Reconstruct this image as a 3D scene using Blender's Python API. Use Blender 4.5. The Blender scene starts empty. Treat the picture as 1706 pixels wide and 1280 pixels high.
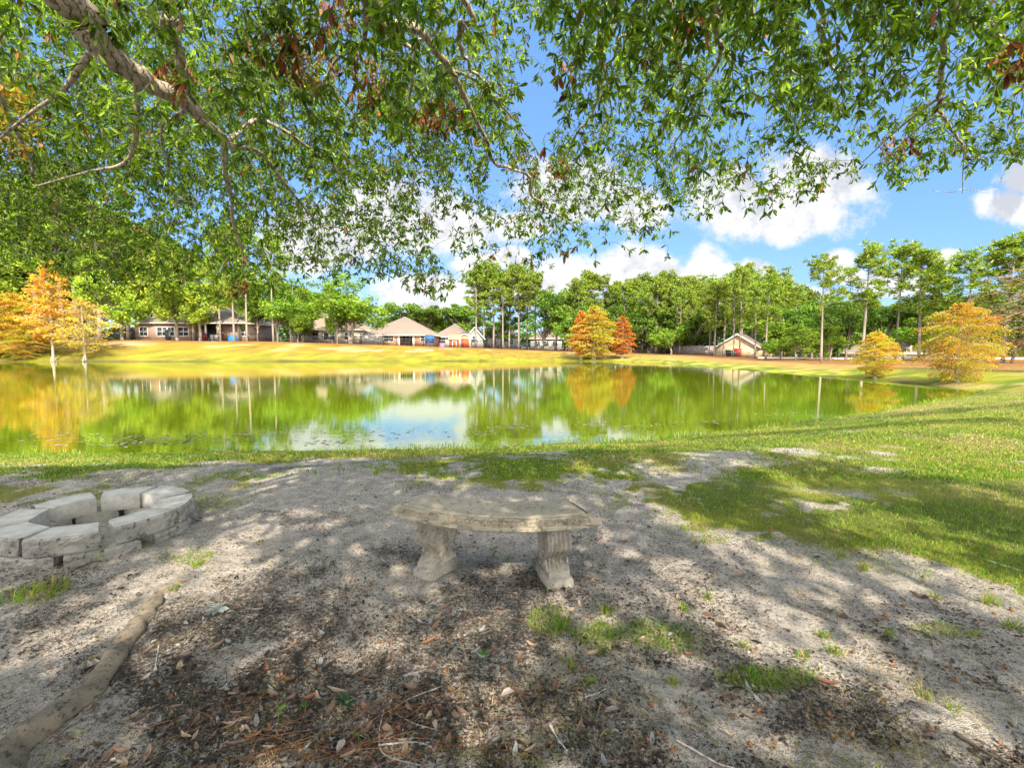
import bpy, bmesh, math, random
import numpy as np
from mathutils import Vector, Matrix, Euler
random.seed(7); rng = np.random.default_rng(11)
PI = math.pi; R = math.radians
scene = bpy.context.scene
COL = scene.collection

# ------------------------------------------------------------------ camera
FPX, CX, CY, HOR = 800.0, 853.0, 640.0, 580.0          # photo pixels (1706 x 1280)
EYE = 1.35
PITCH = math.atan((CY - HOR) / FPX)
cam = bpy.data.cameras.new('camera'); cam_o = bpy.data.objects.new('camera', cam); COL.objects.link(cam_o)
cam.sensor_width = 36; cam.lens = FPX / 1706 * 36; cam.clip_start = 0.05; cam.clip_end = 3000
cam_o.location = (0, 0, EYE); cam_o.rotation_euler = (PI/2 - PITCH, 0, 0)
scene.camera = cam_o

def ray(px, py):
    cx, cy = (px - CX) / FPX, (CY - py) / FPX
    return np.array([cx, math.cos(PITCH) + cy*math.sin(PITCH), -math.sin(PITCH) + cy*math.cos(PITCH)])
def at(px, py, Y):                       # the point at depth Y seen at a pixel
    d = ray(px, py); return np.array([0, 0, EYE]) + d * (Y / d[1])
def on(px, py, z=0.0):                   # the point at height z seen at a pixel
    d = ray(px, py); return np.array([0, 0, EYE]) + d * ((z - EYE) / d[2])
def proj(X, Y, Z):                       # pixel of a world point
    dz = Z - EYE
    f = Y*math.cos(PITCH) - dz*math.sin(PITCH); u = Y*math.sin(PITCH) + dz*math.cos(PITCH)
    f = np.where(np.abs(f) < 1e-3, 1e-3, f)
    return CX + FPX*X/f, CY - FPX*u/f, f

# ------------------------------------------------------------------ light
SUN_AZ, SUN_EL = R(168), R(40)           # the sun stands behind the camera, a little to the right
sun_to = np.array([math.sin(SUN_AZ)*math.cos(SUN_EL), math.cos(SUN_AZ)*math.cos(SUN_EL), math.sin(SUN_EL)])
sl = bpy.data.lights.new('sun', 'SUN'); so = bpy.data.objects.new('sun', sl); COL.objects.link(so)
sl.energy = 5.0; sl.angle = R(0.5); sl.color = (1.0, 0.90, 0.74)
so.rotation_euler = Vector(sun_to).to_track_quat('Z', 'Y').to_euler()
so.location = (0, 0, 30)
scene.view_settings.view_transform = 'Standard'; scene.view_settings.look = 'None'
scene.view_settings.exposure = 1.24; scene.view_settings.gamma = 1
try:
    scene.cycles.max_bounces = 8; scene.cycles.transparent_max_bounces = 8; scene.cycles.diffuse_bounces = 3
    scene.cycles.sample_clamp_indirect = 3; scene.cycles.use_adaptive_sampling = False; scene.cycles.use_denoising = True; scene.cycles.caustics_reflective = False; scene.cycles.caustics_refractive = False
except Exception: pass

# ------------------------------------------------------------------ node helpers
class NT:
    def __init__(s, tree): s.t = tree; s.n = tree.nodes; s.l = tree.links
    def node(s, typ, **kw):
        n = s.n.new(typ)
        for k, v in kw.items(): setattr(n, k, v)
        return n
    def put(s, sock, v):
        if v is None: return
        if isinstance(v, bpy.types.NodeSocket): s.l.new(v, sock)
        else: sock.default_value = v
    def math(s, op, a, b=None, c=None, clamp=False):
        n = s.node('ShaderNodeMath', operation=op, use_clamp=clamp)
        s.put(n.inputs[0], a); s.put(n.inputs[1], b)
        if c is not None: s.put(n.inputs[2], c)
        return n.outputs[0]
    def mix(s, f, a, b, blend='MIX'):
        n = s.node('ShaderNodeMix', data_type='RGBA', blend_type=blend)
        s.put(n.inputs[0], f); s.put(n.inputs[6], a); s.put(n.inputs[7], b)
        return n.outputs[2]
    def noise(s, vec, scale, detail=4, rough=0.55, dist=0.0):
        n = s.node('ShaderNodeTexNoise'); s.put(n.inputs['Vector'], vec)
        n.inputs['Scale'].default_value = scale; n.inputs['Detail'].default_value = detail
        n.inputs['Roughness'].default_value = rough; n.inputs['Distortion'].default_value = dist
        return n.outputs[0]
    def ss(s, v, lo, hi, a=0.0, b=1.0):
        n = s.node('ShaderNodeMapRange', interpolation_type='SMOOTHSTEP', clamp=True)
        s.put(n.inputs[0], v)
        for i, x in enumerate((lo, hi, a, b)): s.put(n.inputs[1+i], x)
        return n.outputs[0]
    def attr(s, name):
        return s.node('ShaderNodeAttribute', attribute_name=name)
    def scaled(s, vec, sc):
        n = s.node('ShaderNodeMapping'); s.put(n.inputs[0], vec); n.inputs['Scale'].default_value = sc
        return n.outputs[0]
    def bump(s, h, strength, dist, normal=None):
        n = s.node('ShaderNodeBump'); n.inputs['Strength'].default_value = strength; n.inputs['Distance'].default_value = dist
        s.put(n.inputs['Height'], h)
        if normal is not None: s.put(n.inputs['Normal'], normal)
        return n.outputs[0]
def c4(c): return (c[0], c[1], c[2], 1.0)

# ------------------------------------------------------------------ sky with clouds
world = bpy.data.worlds.new('World'); scene.world = world; world.use_nodes = True
def build_world():
    t = NT(world.node_tree); t.n.clear()
    out = t.node('ShaderNodeOutputWorld'); bg = t.node('ShaderNodeBackground'); t.l.new(bg.outputs[0], out.inputs[0])
    bg.inputs[1].default_value = 0.10
    sky = t.node('ShaderNodeTexSky', sky_type='NISHITA')
    sky.sun_disc = False; sky.sun_elevation = SUN_EL; sky.sun_rotation = SUN_AZ
    sky.air_density = 1.0; sky.dust_density = 0.3; sky.ozone_density = 2.0
    hs = t.node('ShaderNodeHueSaturation'); hs.inputs['Saturation'].default_value = 1.0; hs.inputs['Value'].default_value = 1.25
    t.l.new(sky.outputs[0], hs.inputs['Color'])
    skyc = t.mix(1.0, hs.outputs[0], (0.92, 1.02, 1.16, 1), 'MULTIPLY')
    skyc = t.mix(0.72, skyc, (0.86, 1.95, 4.0, 1))
    tc = t.node('ShaderNodeTexCoord').outputs['Generated']
    sp = t.node('ShaderNodeSeparateXYZ'); t.l.new(tc, sp.inputs[0])
    x, y, z = sp.outputs
    yy = t.math('MAXIMUM', y, 0.08)
    u = t.math('DIVIDE', x, yy); v = t.math('DIVIDE', z, yy)
    uv = t.node('ShaderNodeCombineXYZ'); t.l.new(u, uv.inputs[0]); t.l.new(v, uv.inputs[1])
    n1 = t.noise(uv.outputs[0], 7.5, 12, 0.68)
    up = t.node('ShaderNodeVectorMath', operation='ADD'); t.l.new(uv.outputs[0], up.inputs[0]); up.inputs[1].default_value = (0.012, 0.03, 0)
    n2 = t.noise(up.outputs[0], 7.0, 6, 0.62)
    # (px, py, rx, ry) of the clouds over the pond
    blobs = [(905, 478, 70, 36), (960, 462, 85, 44), (1045, 450, 75, 40), (1105, 468, 60, 36), (1172, 440, 36, 38), (1190, 470, 60, 36), (1262, 452, 36, 22), (1320, 492, 60, 20),
             (1280, 355, 150, 50), (1350, 305, 105, 60), (1225, 330, 90, 56), (1395, 434, 30, 20), (1410, 458, 40, 16), (1585, 430, 30, 18), (1690, 345, 60, 30),
             (1705, 295, 40, 36), (960, 320, 110, 56), (1060, 345, 60, 40), (740, 380, 110, 60), (640, 350, 80, 60), (720, 488, 120, 36), (850, 430, 40, 20),
             (520, 400, 120, 60), (150, 470, 160, 60), (1490, 475, 60, 22), (870, 375, 60, 26), (790, 440, 50, 24)]
    best = None
    for (px, py, rx, ry) in blobs:
        d = ray(px, py); u0, v0 = d[0]/d[1], d[2]/d[1]
        a = t.math('MULTIPLY', t.math('SUBTRACT', u, u0), FPX/rx); b = t.math('MULTIPLY', t.math('SUBTRACT', v, v0), FPX/ry)
        q = t.math('SUBTRACT', 1.0, t.math('SQRT', t.math('ADD', t.math('MULTIPLY', a, a), t.math('MULTIPLY', b, b))))
        best = q if best is None else t.math('MAXIMUM', best, q)
    best = t.math('MAXIMUM', best, -1.0)
    dens = t.math('ADD', best, t.math('MULTIPLY', t.math('SUBTRACT', n1, 0.48), 2.1))
    alpha = t.math('MULTIPLY', t.ss(dens, -0.14, 0.42), t.ss(y, 0.05, 0.15))
    side = t.math('MULTIPLY', t.math('SUBTRACT', n1, n2), 3.4)
    core = t.math('MULTIPLY', t.ss(dens, 0.25, 1.0), -0.16)
    low = t.ss(v, 0.20, 0.36, 0.14, -0.06)
    lum = t.math('ADD', t.math('ADD', t.math('ADD', side, core), low), 0.88)
    lum = t.ss(lum, 0.35, 1.05, 0.0, 1.0)
    ccol = t.mix(lum, (2.9, 3.05, 3.45, 1), (4.5, 4.5, 4.55, 1))
    front = t.mix(alpha, skyc, ccol)
    # broken bright cloud behind the camera, added to brighten the shaded foreground
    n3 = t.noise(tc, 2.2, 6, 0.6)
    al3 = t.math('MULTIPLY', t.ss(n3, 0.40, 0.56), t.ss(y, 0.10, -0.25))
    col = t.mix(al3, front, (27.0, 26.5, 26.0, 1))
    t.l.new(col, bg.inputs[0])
build_world()

# ------------------------------------------------------------------ mesh helpers
class MB:
    def __init__(s): s.V = []; s.F = []; s.C = []; s.n = 0
    def add(s, V, F, col=None):
        V = np.asarray(V, float).reshape(-1, 3); F = np.asarray(F, int)
        s.V.append(V); s.F.append(F + s.n)
        if col is None: col = (1, 1, 1)
        c = np.asarray(col, float)
        s.C.append(np.broadcast_to(c, V.shape).copy() if c.ndim == 1 else c)
        s.n += len(V); return s
    def poly(s, pts, col=None):
        return s.add(pts, [list(range(len(pts)))], col)
    def box(s, c, d, rot=0.0, col=None):
        x, y, z = np.array(d)/2
        V = np.array([[-x,-y,-z],[x,-y,-z],[x,y,-z],[-x,y,-z],[-x,-y,z],[x,-y,z],[x,y,z],[-x,y,z]])
        if rot:
            cs, sn = math.cos(rot), math.sin(rot); V = V @ np.array([[cs, sn, 0],[-sn, cs, 0],[0,0,1]])
        return s.add(V + np.array(c), [[0,3,2,1],[4,5,6,7],[0,1,5,4],[1,2,6,5],[2,3,7,6],[3,0,4,7]], col)
    def tube(s, P, rad, sides=8, col=None, cap=True):
        P = np.asarray(P, float); n = len(P); rad = np.broadcast_to(np.asarray(rad, float), (n,))
        T = np.gradient(P, axis=0); T /= np.linalg.norm(T, axis=1)[:, None] + 1e-12
        ref = np.array([0.13, 0.21, 0.97]) if abs(T[0][2]) < 0.9 else np.array([1.0, 0.1, 0])
        A = np.cross(T, ref); A /= np.linalg.norm(A, axis=1)[:, None] + 1e-9; B = np.cross(T, A)
        th = np.arange(sides) * 2*PI/sides
        V = P[:, None] + rad[:, None, None]*(np.cos(th)[None, :, None]*A[:, None] + np.sin(th)[None, :, None]*B[:, None])
        V = V.reshape(-1, 3); i = np.arange(n-1)[:, None]*sides; j = np.arange(sides)[None]; k = (j+1) % sides
        F = np.stack([i+j, i+k, i+sides+k, i+sides+j], -1).reshape(-1, 4)
        c = col
        s.add(V, F, c)
        if cap:
            b = s.n - len(V)
            s.F.append(np.array([list(range(b, b+sides))[::-1]])); s.F.append(np.array([list(range(b+(n-1)*sides, b+n*sides))]))
        return s
    def build(s, name, mat, parent=None, smooth=False):
        me = bpy.data.meshes.new(name)
        V = np.concatenate(s.V); C = np.concatenate(s.C)
        me.vertices.add(len(V)); me.vertices.foreach_set('co', V.astype(np.float32).ravel())
        tot = np.concatenate([np.full(len(f), f.shape[1]) for f in s.F]); idx = np.concatenate([f.ravel() for f in s.F])
        me.loops.add(len(idx)); me.loops.foreach_set('vertex_index', idx.astype(np.int32))
        me.polygons.add(len(tot)); me.polygons.foreach_set('loop_start', np.concatenate([[0], np.cumsum(tot)[:-1]]).astype(np.int32))
        me.polygons.foreach_set('loop_total', tot.astype(np.int32))
        if smooth: me.polygons.foreach_set('use_smooth', np.ones(len(tot), bool))
        me.update(calc_edges=True); me.validate()
        a = me.color_attributes.new('Col', 'FLOAT_COLOR', 'POINT')
        a.data.foreach_set('color', np.concatenate([C, np.ones((len(C), 1))], 1).astype(np.float32).ravel())
        me.materials.append(mat)
        o = bpy.data.objects.new(name, me); COL.objects.link(o)
        if parent is not None: o.parent = parent
        return o
def tag(o, label=None, cat=None, group=None, kind=None):
    if label: o['label'] = label
    if cat: o['category'] = cat
    if group: o['group'] = group
    if kind: o['kind'] = kind
    return o
def empty(name, loc=(0, 0, 0), rz=0.0):
    o = bpy.data.objects.new(name, None); COL.objects.link(o); o.location = loc; o.rotation_euler = (0, 0, rz); o.empty_display_size = 0.2
    return o
def copy_tree(o, parent=None):
    c = o.copy(); COL.objects.link(c); c.parent = parent
    for ch in list(o.children): copy_tree(ch, c)
    return c
def smooth_path(P, n):
    P = np.asarray(P, float); t = np.arange(len(P)); q = np.linspace(0, len(P)-1, n)
    out = np.empty((n, P.shape[1])); i = np.clip(q.astype(int), 0, len(P)-2); f = (q - i)[:, None]
    p0 = P[np.maximum(i-1, 0)]; p1 = P[i]; p2 = P[i+1]; p3 = P[np.minimum(i+2, len(P)-1)]
    return 0.5*((2*p1) + (-p0+p2)*f + (2*p0-5*p1+4*p2-p3)*f*f + (-p0+3*p1-3*p2+p3)*f**3)
_tab = rng.random((256, 256))
def vnoise(x, y):
    xi = np.floor(x).astype(int); yi = np.floor(y).astype(int); fx = x-xi; fy = y-yi
    fx = fx*fx*(3-2*fx); fy = fy*fy*(3-2*fy)
    g = lambda a, b: _tab[a & 255, b & 255]
    return (g(xi, yi)*(1-fx)+g(xi+1, yi)*fx)*(1-fy) + (g(xi, yi+1)*(1-fx)+g(xi+1, yi+1)*fx)*fy
def fbm(x, y, o=4):
    s = 0; a = 0.5; t = 0
    for k in range(o): s = s + a*vnoise(x*2**k+17.3*k, y*2**k+5.1*k); t += a; a *= 0.5
    return s/t
def sstep(a, b, x):
    t = np.clip((x-a)/(b-a), 0, 1); return t*t*(3-2*t)

# ------------------------------------------------------------------ materials
def material(name, rough=0.8):
    m = bpy.data.materials.new(name); m.use_nodes = True; t = NT(m.node_tree)
    p = next(n for n in t.n if n.type == 'BSDF_PRINCIPLED'); p.inputs['Roughness'].default_value = rough
    p.inputs['Specular IOR Level'].default_value = 0.25
    return m, t, p
def plain(name, col, rough=0.8, var=0.25, scale=6.0, bump=0.0, spec=0.25, metal=0.0):
    m, t, p = material(name, rough)
    co = t.node('ShaderNodeTexCoord').outputs['Object']
    n = t.noise(co, scale, 5, 0.6)
    c = t.mix(t.ss(n, 0.3, 0.7), c4([x*(1-var) for x in col]), c4([min(1, x*(1+var)) for x in col]))
    t.put(p.inputs['Base Color'], c); p.inputs['Specular IOR Level'].default_value = spec; p.inputs['Metallic'].default_value = metal
    if bump: t.put(p.inputs['Normal'], t.bump(t.noise(co, scale*6, 4), 1.0, bump))
    return m
def foliage(name, transl=0.4, rough=0.55, spec=0.3, vary=0.25):
    m, t, p = material(name, rough); p.inputs['Specular IOR Level'].default_value = spec
    a = t.attr('Col'); oi = t.node('ShaderNodeObjectInfo').outputs['Random']
    hs = t.node('ShaderNodeHueSaturation'); t.l.new(a.outputs['Color'], hs.inputs['Color'])
    t.put(hs.inputs['Value'], t.ss(oi, 0, 1, 1-vary, 1+vary)); t.put(hs.inputs['Hue'], t.math('ADD', 0.49, t.math('MULTIPLY', oi, 0.02)))
    t.l.new(hs.outputs[0], p.inputs['Base Color'])
    tr = t.node('ShaderNodeBsdfTranslucent'); t.put(tr.inputs[0], t.mix(1.0, hs.outputs[0], (1.25, 1.3, 0.7, 1), 'MULTIPLY'))
    mx = t.node('ShaderNodeMixShader'); mx.inputs[0].default_value = transl
    out = next(n for n in t.n if n.type == 'OUTPUT_MATERIAL')
    t.l.new(p.outputs[0], mx.inputs[1]); t.l.new(tr.outputs[0], mx.inputs[2]); t.l.new(mx.outputs[0], out.inputs[0])
    return m
def attr_mat(name, rough=0.8, scale=20.0, var=0.3, bump=0.0, spec=0.2):
    m, t, p = material(name, rough); p.inputs['Specular IOR Level'].default_value = spec
    co = t.node('ShaderNodeTexCoord').outputs['Object']; n = t.noise(co, scale, 4)
    a = t.attr('Col'); k = t.ss(n, 0.3, 0.7, 1-var, 1+var)
    cc = t.node('ShaderNodeCombineXYZ'); [t.put(cc.inputs[i], k) for i in range(3)]
    t.put(p.inputs['Base Color'], t.mix(1.0, a.outputs['Color'], cc.outputs[0], 'MULTIPLY'))
    if bump: t.put(p.inputs['Normal'], t.bump(n, 1.0, bump))
    return m
def bark_mat(name, c1, c2, sc=(14, 14, 3), bump=0.01):
    m, t, p = material(name, 0.9)
    co = t.scaled(t.node('ShaderNodeTexCoord').outputs['Object'], sc)
    n = t.noise(co, 1.0, 6, 0.65, 0.6)
    t.put(p.inputs['Base Color'], t.mix(t.ss(n, 0.35, 0.66), c4(c1), c4(c2)))
    t.put(p.inputs['Normal'], t.bump(n, 1.0, bump))
    return m
def brick_mat(name, c1, c2, mortar, scale=4.0):
    m, t, p = material(name, 0.9)
    co = t.node('ShaderNodeTexCoord').outputs['Object']
    sp = t.node('ShaderNodeSeparateXYZ'); t.l.new(co, sp.inputs[0])
    cb = t.node('ShaderNodeCombineXYZ'); t.put(cb.inputs[0], t.math('ADD', sp.outputs[0], sp.outputs[1])); t.l.new(sp.outputs[2], cb.inputs[1])
    b = t.node('ShaderNodeTexBrick'); t.l.new(cb.outputs[0], b.inputs['Vector']); b.inputs['Scale'].default_value = scale
    b.inputs['Color1'].default_value = c4(c1); b.inputs['Color2'].default_value = c4(c2); b.inputs['Mortar'].default_value = c4(mortar)
    b.inputs['Mortar Size'].default_value = 0.012; b.inputs['Brick Width'].default_value = 0.8; b.inputs['Row Height'].default_value = 0.3
    n = t.noise(co, 0.9, 5)
    t.put(p.inputs['Base Color'], t.mix(t.ss(n, 0.35, 0.7, 0, 0.35), b.outputs[0], c4([x*0.55 for x in c1])))
    return m
def concrete_mat(name, base, dark, lich, stain=0.5, sc=1.0, bump=0.004):
    m, t, p = material(name, 0.92)
    co = t.node('ShaderNodeTexCoord').outputs['Object']
    n1 = t.noise(co, 6*sc, 6, 0.65); n2 = t.noise(co, 28*sc, 6, 0.7); n3 = t.noise(co, 170*sc, 3, 0.6)
    c = t.mix(t.ss(n1, 0.35, 0.65), c4(base), c4([x*0.72 for x in base]))
    c = t.mix(t.math('MULTIPLY', t.ss(n2, 0.52, 0.64), stain), c, c4(dark))
    c = t.mix(t.math('MULTIPLY', t.ss(t.noise(co, 11*sc, 5, 0.7), 0.56, 0.68), 0.5), c, c4(lich))
    c = t.mix(t.ss(n3, 0.62, 0.72, 0, 0.5), c, c4(dark))
    t.put(p.inputs['Base Color'], c)
    h = t.math('ADD', n2, t.math('MULTIPLY', n3, 0.6)); t.put(p.inputs['Normal'], t.bump(h, 0.9, bump))
    return m

M = {}
M['oak_leaf'] = foliage('oak leaf', 0.54, 0.42, 0.4, 0.0)
M['crown'] = foliage('tree crown', 0.42, 0.7, 0.15, 0.18)
M['needles'] = foliage('pine needles', 0.36, 0.6, 0.2, 0.18)
M['autumn'] = foliage('autumn cypress', 0.46, 0.75, 0.1, 0.12)
M['grass'] = foliage('grass blades', 0.4, 0.6, 0.2, 0.0)
M['dry_leaf'] = foliage('dry leaf', 0.2, 0.65, 0.25, 0.12)
M['bark'] = bark_mat('grey pine bark', (0.11, 0.085, 0.07), (0.36, 0.30, 0.25), (5, 5, 1.6), 0.03)
M['pale_bark'] = bark_mat('pale cypress bark', (0.24, 0.2, 0.16), (0.55, 0.48, 0.40), (6, 6, 1.5), 0.02)
M['twig'] = bark_mat('grey twig bark', (0.05, 0.04, 0.032), (0.20, 0.16, 0.125), (30, 30, 30), 0.002)
M['iron'] = plain('black fence metal', (0.02, 0.02, 0.022), 0.5, 0.2)
M['white'] = plain('white paint', (0.75, 0.74, 0.7), 0.6, 0.06, 1.0)
M['glass'] = plain('dark window glass', (0.03, 0.04, 0.05), 0.08, 0.2, 0.5, spec=0.6)
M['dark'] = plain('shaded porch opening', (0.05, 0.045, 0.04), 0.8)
M['wood_grey'] = plain('weathered grey boards', (0.30, 0.27, 0.24), 0.85, 0.35, 3.0)

# ------------------------------------------------------------------ terrain
WATER = -0.6
POND = np.array([(-110, 22), (-60, 13), (-30, 10), (-14, 9.0), (-9.4, 8.75), (-5, 8.85), (-2.8, 9.0), (0, 9.4), (3.1, 10.05), (4.8, 11), (6.7, 12), (9.1, 13.3),
                 (12.6, 15.6), (16, 17.8), (19.6, 20.2), (21.6, 22.2), (21.9, 26), (21.4, 31), (20.8, 37), (20.2, 46), (19.3, 56), (17.6, 65), (13, 69.5), (7.7, 71.5),
                 (-10, 70.5), (-30, 69.5), (-72, 68), (-110, 66)], float)
def pond_dist(X, Y):                      # >0 outside the pond
    X = np.asarray(X, float); Y = np.asarray(Y, float); sh = np.broadcast(X, Y).shape
    x = np.broadcast_to(X, sh).ravel(); y = np.broadcast_to(Y, sh).ravel()
    d = np.full(x.shape, 1e9); ins = np.zeros(x.shape, bool)
    for i in range(len(POND)):
        a = POND[i]; b = POND[(i+1) % len(POND)]; e = b-a
        tt = np.clip(((x-a[0])*e[0]+(y-a[1])*e[1])/(e@e), 0, 1)
        d = np.minimum(d, np.hypot(x-a[0]-tt*e[0], y-a[1]-tt*e[1]))
        c = (a[1] > y) != (b[1] > y)
        with np.errstate(divide='ignore', invalid='ignore'):
            xi = a[0] + (y-a[1])*e[0]/(e[1] if e[1] else 1e-9)
        ins ^= c & (x < xi)
    return np.where(ins, -d, d).reshape(sh)
HX = [-800, 0, 230, 430, 600, 750, 900, 1060, 1230, 1400, 1560, 2200]
HZ = [2.4, 2.5, 2.7, 2.5, 2.0, 1.55, 0.9, 0.35, -0.15, -0.2, -0.1, 0.0]
def land(X, Y, micro=True):
    X = np.asarray(X, float); Y = np.asarray(Y, float)
    d = pond_dist(X, Y); d = d + (fbm(X*0.8, Y*0.8, 3)-0.5)*np.where(Y < 25, 0.5, 1.2)
    px = CX + FPX*X/np.maximum(Y, 1.0)
    H = np.interp(px, HX, HZ)*sstep(18, 55, Y)
    w = 3.7 + 9.8*sstep(20, 50, Y)*np.where(px > 1100, 0.6, 1.0)
    t = np.clip(d/w, 0, 1); p = 1-(1-t)**(1.08+0.6*sstep(20, 50, Y))
    z = WATER + (H-WATER)*p
    z = np.where(d < 0, WATER + np.maximum(d*0.25, -1.2), z)
    z = z + np.where(Y > 30, (fbm(X*0.15, Y*0.15, 3)-0.5)*0.25*t, (fbm(X*0.7+3, Y*0.7, 3)-0.5)*0.04*t)
    if micro:
        near = sstep(11, 5, np.hypot(X, Y))
        z = z + near*((fbm(X*7, Y*7, 3)-0.5)*0.035 + (fbm(X*30, Y*30, 2)-0.5)*0.012)
    return z
def on_land(px, py, n=4000, far=140):     # first land (or water) point under a pixel
    d = ray(px, py); Y = np.geomspace(0.8, far, n); t = Y/d[1]
    X = d[0]*t; Z = EYE + d[2]*t; h = land(X, Y, False)
    k = np.argmax(Z < h); 
    return np.array([X[k], Y[k], h[k]])

# sunlit places under and beside the oak, as drawn on the ground (photo pixels: x, y, rx, ry, turn in degrees)
LIT = [(560, 1130, 40, 12, -30), (250, 1080, 30, 10, -30), (900, 1180, 50, 12, 20), (120, 1045, 190, 34, -24), (20, 1095, 90, 22, -24), (400, 905, 60, 20, -38), (455, 805, 60, 14, -8), (330, 935, 50, 16, -30), (700, 1025, 48, 12, -18), (655, 1030, 20, 9, 0),
       (1120, 1010, 130, 16, 24), (1230, 1060, 150, 26, 30), (1080, 1065, 110, 30, 24), (1190, 900, 130, 22, 28), (1290, 925, 170, 14, 27), (1420, 985, 110, 12, 24), (1130, 860, 90, 14, 22),
       (1560, 1000, 120, 16, 22), (1470, 1150, 90, 12, 28), (1640, 1120, 70, 12, 26), (1660, 920, 70, 9, 10), (940, 990, 30, 26, 0), (960, 1030, 60, 14, 20),
       (880, 786, 22, 5, 0), (740, 766, 26, 4, 0), (1150, 757, 46, 7, 4), (1230, 775, 30, 5, 5), (1010, 905, 60, 16, 25), (1045, 790, 34, 7, 10),
       (500, 1205, 46, 26, -40), (830, 1235, 16, 20, 0), (610, 1270, 60, 14, -6), (440, 1150, 30, 14, -30), (720, 1160, 16, 8, 0), (1330, 1240, 60, 12, 25)]
SHADE_EDGE_X = [-4000, -200, 0, 300, 600, 800, 1000, 1100, 1220, 1330, 1450, 1560, 1706, 2100, 3000]
SHADE_EDGE_Y = [775, 770, 769, 768, 762, 752, 742, 741, 750, 765, 785, 800, 822, 870, 980]
def lit(X, Y):
    """1 where the ground gets sun, 0 where the oak shades it."""
    px, py, f = proj(X, Y, 0*X)
    front = (f > 0.9)
    v = np.zeros(np.shape(X))
    wob = (fbm(X*1.7, Y*0.9, 3)-0.5)
    for (x, y, rx, ry, an) in LIT:
        ca, sa = math.cos(R(an)), math.sin(R(an)); dx = px-x; dy = py-y
        q = ((dx*ca+dy*sa)/rx)**2 + ((-dx*sa+dy*ca)/ry)**2
        v = np.maximum(v, sstep(1.5, 0.6, q + wob*1.6))
    edge = np.interp(px, SHADE_EDGE_X, SHADE_EDGE_Y)
    v = np.where(front, np.maximum(v, sstep(edge+6, edge-8, py + wob*26)), 0.0)
    streak = fbm(X*2.6+X*0.0+Y*0.55, Y*0.75, 3)                 # thin streaks of sun stretched away from the sun
    right = sstep(900, 1250, px)
    v = np.maximum(v, 0.9*sstep(0.66-0.09*right, 0.72-0.09*right, streak)*front)
    band = np.exp(-((py-698-(px-1400)*-0.004)/7.0)**2)*sstep(1080, 1300, px) + np.exp(-((py-655)/7.0)**2)*sstep(1500, 1600, px)
    v = v*(1-np.clip(band, 0, 1)*front)
    return v

GX = [-3000, 0, 300, 600, 800, 1000, 1080, 1150, 1250, 1350, 1450, 1600, 1706, 2400]
GY = [810, 802, 800, 794, 792, 806, 826, 858, 908, 944, 966, 1024, 1066, 1360]
def grassness(X, Y):
    px, py, f = proj(X, Y, np.minimum(land(X, Y, False), 0.1) if np.ndim(X) else 0.0)
    yb = np.interp(px, GX, GY)
    n = fbm(X*1.3, Y*1.3, 4)-0.5; n2 = fbm(X*4.2+9, Y*4.2, 3)-0.5
    sc = np.clip((yb-640)/200, 0.25, 1.6)
    n3 = fbm(X*11+2, Y*11, 2)-0.5; g = sstep(26*sc, -46*sc, (py-yb) + n*190*sc + n2*130*sc + n3*70*sc)
    g = np.maximum(g, sstep(110*sc, 0, py-yb)*sstep(0.50, 0.66, fbm(X*5.5+1, Y*5.5, 3))*0.62)
    thin = sstep(0.50, 0.64, fbm(X*0.55+4, Y*0.8+2, 4))*sstep(705, 730, py)*0.75      # worn patches in the lawn
    g = g*(1-thin)
    for (x, y, rx, ry) in [(1120, 1060, 120, 40), (1000, 1060, 60, 30), (920, 1040, 40, 26), (300, 930, 60, 20), (1290, 1130, 90, 26), (1560, 1050, 80, 24), (180, 905, 130, 16), (60, 990, 60, 24), (360, 840, 50, 20)]:
        q = ((px-x)/rx)**2 + ((py-y)/ry)**2
        g = np.maximum(g, 0.55*sstep(1.3, 0.2, q+n*2.4+n2*1.2))
    dsh = pond_dist(X, Y); g = np.maximum(g, sstep(3.1, 2.2, dsh + n*2.2)*(f > .9)*0.95)
    g = np.where(f < 0.9, 0.05, g); g = np.where(np.asarray(Y) > 16, np.maximum(g, 0.9), g)
    return np.clip(g, 0, 1)
def duffness(X, Y):
    px, py, f = proj(X, Y, 0*X)
    n = fbm(X*2.2+31, Y*2.2, 4)-0.5; n2 = fbm(X*9+3, Y*9, 3)-0.5
    v = sstep(1.25, 0.35, ((px-560)/520)**2 + ((py-1080)/170)**2 + n*1.9)
    v = np.maximum(v, sstep(1.2, 0.4, ((px-800)/220)**2 + ((py-950)/55)**2 + n*1.5))
    v = v*(0.10+0.72*sstep(0.38, 0.56, fbm(X*3.1+11, Y*3.1+4, 3)))
    v = np.maximum(v, (0.62-0.34*sstep(900, 1150, px))*sstep(0.06, 0.18, n))
    return np.clip(np.where(f < 0.9, 0.6, v)*0.85 + n2*0.5, 0, 1)

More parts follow.
